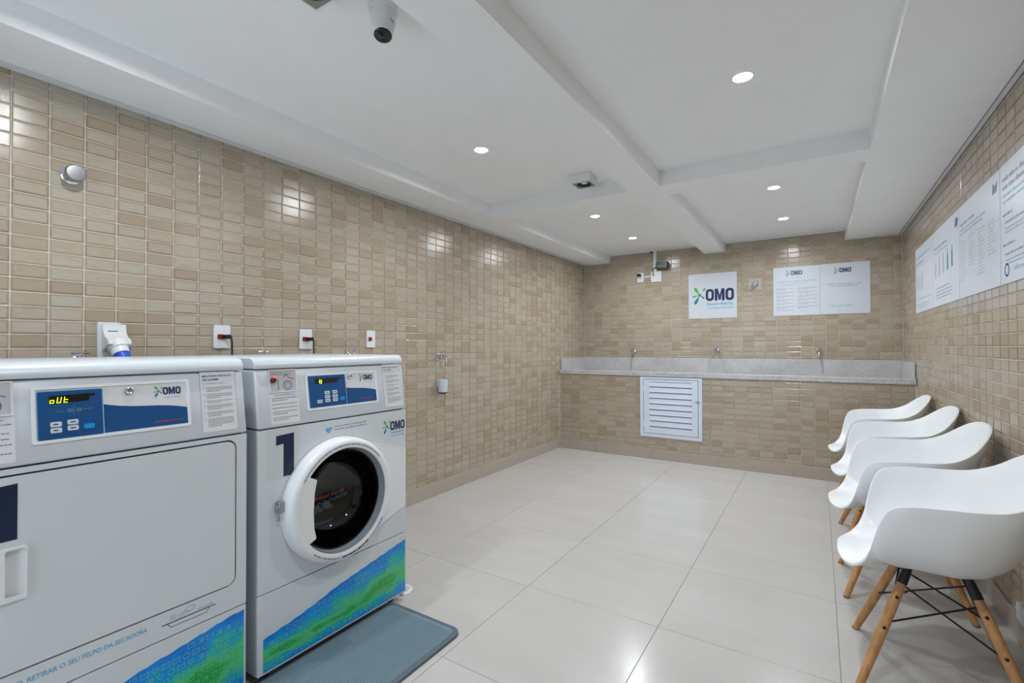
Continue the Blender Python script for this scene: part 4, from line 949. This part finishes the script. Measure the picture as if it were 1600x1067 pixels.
# white cup hanging below the left-wall tap
o = LEFTW(2.852, 0.85, 0); r = empty('wall_dispenser', o, 'small white cup holder fixed under the left-wall tap', 'dispenser')
bm = NB(); lathe(bm, (0.052, 2.852, 0.805), (0, 0, 1), [(0.034, 0.0), (0.036, 0.01), (0.040, 0.09), (0.040, 0.098), (0.037, 0.098), (0.034, 0.02), (0, 0.015)], 28, True, False); build('cup', bm, mat('pale_blue_plastic', (206, 218, 226), 0.35), r, o, smooth=40)
bm = NB(); lathe(bm, (0.052, 2.852, 0.792), (0, 0, 1), [(0.022, 0), (0.034, 0.006), (0.034, 0.013)], 24); build('bottom_ring', bm, M_BLACK, r, o, smooth=40)
bm = NB(); fbox(bm, LEFTW, 2.832, 2.872, 0.84, 0.90, WT, 0.014); build('bracket', bm, M_PLAS, r, o, bevel=0.002)

# boxes, conduit and black device on the back wall
o = BACKW(0.731, 1.98, 0); r = empty('wall_socket', o, 'white socket plate with a black plug high on the back wall', 'socket')
bm = NB(); fprism(bm, BACKW, rrect(0.694, 0.769, 1.923, 2.038, 0.006), WT, WT + 0.009); build('plate', bm, M_PLAS, r, o, bevel=0.002)
bm = NB(); fprism(bm, BACKW, rrect(0.702, 0.744, 1.994, 2.022, 0.006), WT + 0.0085, WT + 0.05); build('plug', bm, M_BLACK, r, o, bevel=0.004)
bm = NB(); fprism(bm, BACKW, rrect(0.71, 0.752, 1.945, 1.985, 0.004), WT + 0.0085, WT + 0.0105); build('socket_insert', bm, M_GREYPL, r, o)
o = BACKW(0.92, 1.978, 0); r = empty('junction_plate', o, 'square white junction plate under the conduit on the back wall', 'junction box')
bm = NB(); fprism(bm, BACKW, rrect(0.860, 0.982, 1.917, 2.040, 0.005), WT, WT + 0.012); build('plate', bm, M_PLAS, r, o, bevel=0.002)
bm = NB(); tube(bm, [BACKW(0.893, 1.985, 0.021), BACKW(0.888, 2.01, 0.026), BACKW(0.886, 2.045, 0.028), BACKW(0.90, 2.075, 0.034), BACKW(0.925, 2.085, 0.045)], 0.005, 8); build('cable', bm, mat('slate_blue_cable', (64, 92, 122), 0.4), r, o, smooth=50)
o = BACKW(0.90, 2.16, 0); r = empty('cable_conduit', o, 'white vertical cable conduit from the ceiling to the junction plate', 'conduit')
bm = NB(); fbox(bm, BACKW, 0.889, 0.927, 2.041, HP - 0.013, WT, WT + 0.018); build('duct', bm, M_PLAS, r, o, bevel=0.002)
bm = NB(); fbox(bm, BACKW, 0.850, 0.888, HP - 0.026, HP - 0.013, WT, WT + 0.02); build('end_clip', bm, M_DARK, r, o)
o = BACKW(0.812, 1.982, 0); r = empty('cable_conduit', o, 'short white horizontal conduit joining two plates on the back wall', 'conduit')
bm = NB(); fbox(bm, BACKW, 0.770, 0.859, 1.976, 1.992, WT, WT + 0.010); build('duct', bm, M_PLAS, r, o, bevel=0.0015)
o = BACKW(1.0, 2.095, 0); r = empty('electronic_device', o, 'black box with a green light mounted beside the conduit', 'device')
bm = NB(); fprism(bm, BACKW, [(0.930, 2.058), (1.055, 2.052), (1.068, 2.06), (1.072, 2.125), (1.062, 2.14), (0.950, 2.142), (0.930, 2.125)], 0.03, 0.075); build('case', bm, M_BLACK, r, o, bevel=0.008, seg=2)
bm = NB(); fbox(bm, BACKW, 0.96, 1.04, 2.075, 2.12, WT, 0.031); build('mount', bm, M_BLACK, r, o)
bm = NB(); fpoly(bm, BACKW, [(0.945, 2.083), (1.0, 2.086), (1.0, 2.094), (0.945, 2.094)], 0.0756); build('status_light', bm, M_GLED, r, o)

# small fitting low on the right wall
o = RIGHTW(2.60, 0.10, 0); r = empty('wall_fitting', o, 'small white fitting low on the right wall beside the nearest chair', 'fitting')
bm = NB(); fprism(bm, RIGHTW, rrect(2.49, 2.612, 0.112, 0.18, 0.02), WT, WT + 0.022); build('cap', bm, M_PLAS, r, o, bevel=0.008, seg=3)
bm = NB(); fbox(bm, RIGHTW, 2.50, 2.602, 0.1065, 0.1125, WT + 0.006, WT + 0.018); build('underside', bm, M_BLACK, r, o)

# ------------------------------------------------------------------ signs
def board(F, u0, u1, v0, v1, label, name='wall_sign'):
    o = F((u0 + u1) / 2, v0, 0); r = empty(name, o, label, 'sign', 'white printed signs')
    bm = NB(); fbox(bm, F, u0, u1, v0, v1, WT, WT + 0.004); b = build('board', bm, M_PAPER, r, o)
    return r, o
n = WT + 0.0044
u0, u1, v0, v1 = SIGNS[0]
r, o = board(BACKW, u0, u1, v0, v1, 'square white sign with one large OMO logo on the back wall')
logo('brand_print', BACKW, u0 + 0.366 * 0.5, v0 + 0.385 * 0.5, 0.288, n, r, o)
u0, u1, v0, v1 = SIGNS[1]; w, h = u1 - u0, v1 - v0
r, o = board(BACKW, u0, u1, v0, v1, 'white sign with a small logo over two columns of text')
logo('brand_print', BACKW, u0 + 0.395 * w, v1 - 0.17 * h, 0.24 * w, n, r, o, sub=False)
text_print(BACKW, [(u0 + 0.42 * w, u0 + 0.62 * w, v1 - 0.215 * h, 0.010, 1)], n, M_CYAN2, r, o, 'subtitle_print')
text_print(BACKW, [(u0 + 0.07 * w, u0 + 0.95 * w, v1 - 0.295 * h, 0.010, 1)] + [(u0 + (0.07 if c == 0 else 0.54) * w, u0 + (0.46 if c == 0 else 0.96) * w, v1 - (0.44 + 0.075 * q + 0.027 * s) * h, 0.0085, 1 if s == 0 else 0.55) for c in (0, 1) for q in range(6 if c else 7) for s in (0, 1) if not (c == 0 and q == 6 and s)], n, M_GREYQ, r, o)
text_print(BACKW, [(u0 + 0.14 * w, u0 + 0.80 * w, v1 - 0.34 * h, 0.014, 1), (u0 + 0.14 * w, u0 + 0.75 * w, v1 - 0.375 * h, 0.012, 0.7)], n, M_CYAN2, r, o)
u0, u1, v0, v1 = SIGNS[2]; w, h = u1 - u0, v1 - v0
r, o = board(BACKW, u0, u1, v0, v1, 'white sign with a small logo and two centred text lines, nearest the right wall')
logo('brand_print', BACKW, u0 + 0.40 * w, v1 - 0.185 * h, 0.235 * w, n, r, o, sub=False)
text_print(BACKW, [(u0 + 0.42 * w, u0 + 0.62 * w, v1 - 0.235 * h, 0.010, 1)], n, M_CYAN2, r, o, 'subtitle_print')
text_print(BACKW, [(u0 + 0.15 * w, u0 + 0.85 * w, v1 - 0.405 * h, 0.012, 1), (u0 + 0.23 * w, u0 + 0.76 * w, v1 - 0.45 * h, 0.012, 1)], n, M_GREYQ, r, o)
text_print(BACKW, [(u0 + 0.2 * w, u0 + 0.7 * w, v1 - 0.835 * h, 0.018, 1)], n, M_CYAN2, r, o)

# four posters on the right wall, far to near
PZ0, PZ1 = 1.414, 1.910
def poster(y0, w, label):
    F = MR(y0); r, o = board(F, 0, w, PZ0, PZ1, label, 'wall_poster'); return F, r, o
H = PZ1 - PZ0
F, r, o = poster(4.908, 0.662, 'white poster nearest the back wall with small bottle drawings')
text_print(F, [(0.04, 0.6, PZ1 - 0.075, 0.016, 1)], n, M_CYAN2, r, o); text_print(F, [(0.04, 0.33, PZ1 - 0.12, 0.014, 1)], n, M_GREYQ, r, o); text_print(F, [(0.04, 0.5, PZ1 - 0.145, 0.008, 1), (0.04, 0.6, PZ0 + 0.1, 0.007, 1), (0.04, 0.55, PZ0 + 0.06, 0.007, 1), (0.04, 0.5, PZ0 + 0.04, 0.007, 1)], n, M_CYAN2, r, o)
def bottle(F, u, v, s, m, r, o):
    bm = NB(); fpoly(bm, F, [(u - 0.014 * s, v), (u + 0.014 * s, v), (u + 0.014 * s, v + 0.07 * s), (u + 0.006 * s, v + 0.09 * s), (u + 0.006 * s, v + 0.11 * s), (u - 0.006 * s, v + 0.11 * s), (u - 0.006 * s, v + 0.09 * s), (u - 0.014 * s, v + 0.07 * s)], n); build('bottle_print', bm, m, r, o)
for k in range(3): bottle(F, 0.08 + 0.1 * k, PZ1 - 0.33, 1.2, mat('pale_blue_print', (168, 184, 208), 0.4), r, o)
F, r, o = poster(4.240, 0.715, 'white poster with a row of five bottle drawings')
text_print(F, [(0.05, 0.42, PZ1 - 0.115, 0.018, 1)], n, M_GREYQ, r, o); text_print(F, [(0.05, 0.45, PZ1 - 0.145, 0.012, 1), (0.1, 0.5, PZ0 + 0.115, 0.01, 1)], n, M_CYAN2, r, o); text_print(F, [(0.12, 0.55, PZ0 + 0.092, 0.007, 1), (0.1, 0.56, PZ0 + 0.072, 0.007, 1), (0.1, 0.52, PZ0 + 0.052, 0.007, 1)], n, M_GREYQ, r, o)
for k in range(5): bottle(F, 0.09 + 0.115 * k, PZ1 - 0.31 + 0.005 * k, 1.15, M_TEAL if k >= 3 else mat('pale_grey_blue_print', (160, 176, 190), 0.4), r, o)
bm = NB(); fpoly(bm, F, [(0.62, PZ1 - 0.085), (0.68, PZ1 - 0.085), (0.70, PZ1 - 0.05), (0.665, PZ1 - 0.03), (0.63, PZ1 - 0.045)], n); build('emblem_print', bm, mat('slate_blue_print', (70, 104, 140), 0.4), r, o)
F, r, o = poster(3.519, 0.695, 'white poster with four columns of small text')
text_print(F, [(0.03, 0.32, PZ1 - 0.10, 0.018, 1)], n, M_GREYQ, r, o); text_print(F, [(0.03, 0.48, PZ1 - 0.13, 0.012, 1), (0.03, 0.44, PZ1 - 0.15, 0.012, 1)], n, M_CYAN2, r, o)
text_print(F, [(0.03 + 0.165 * c, 0.15 + 0.165 * c, PZ1 - 0.19 - 0.0165 * q, 0.0055, (0.6, 0.9, 1, 0.75)[(q * 3 + c) % 4]) for c in range(4) for q in range(14 if c in (0, 2) else 10)], n, mat('pale_grey_print', (176, 180, 190), 0.5), r, o)
bm = NB(); fpoly(bm, F, [(0.59, PZ1 - 0.085), (0.655, PZ1 - 0.085), (0.665, PZ1 - 0.04), (0.63, PZ1 - 0.055), (0.60, PZ1 - 0.035)], n); build('emblem_print', bm, mat('slate_blue_print', (70, 104, 140), 0.4), r, o)
F, r, o = poster(2.816, 0.70, 'white poster cut by the right edge with large headings')
text_print(F, [(0.03, 0.6, PZ1 - 0.06, 0.022, 1), (0.03, 0.55, PZ1 - 0.095, 0.022, 1)], n, M_GREYQ, r, o); text_print(F, [(0.03, 0.6, PZ1 - 0.13, 0.014, 1), (0.03, 0.5, PZ1 - 0.155, 0.014, 1), (0.06, 0.4, PZ1 - 0.27, 0.008, 1), (0.06, 0.36, PZ1 - 0.285, 0.008, 1), (0.06, 0.5, PZ1 - 0.40, 0.008, 1), (0.06, 0.45, PZ1 - 0.415, 0.008, 1), (0.16, 0.6, PZ0 + 0.055, 0.02, 1)], n, M_CYAN2, r, o)
text_print(F, [(0.03, 0.17, PZ1 - 0.21, 0.014, 1), (0.06, 0.4, PZ1 - 0.245, 0.01, 1), (0.03, 0.2, PZ1 - 0.335, 0.014, 1), (0.06, 0.36, PZ1 - 0.375, 0.01, 1)], n, M_GREYQ, r, o)
bm = NB(); fline(bm, F, circle(0.075, PZ0 + 0.055, 0.024, 16), 0.008, n, True); build('emblem_print', bm, mat('slate_blue_print', (70, 104, 140), 0.4), r, o)
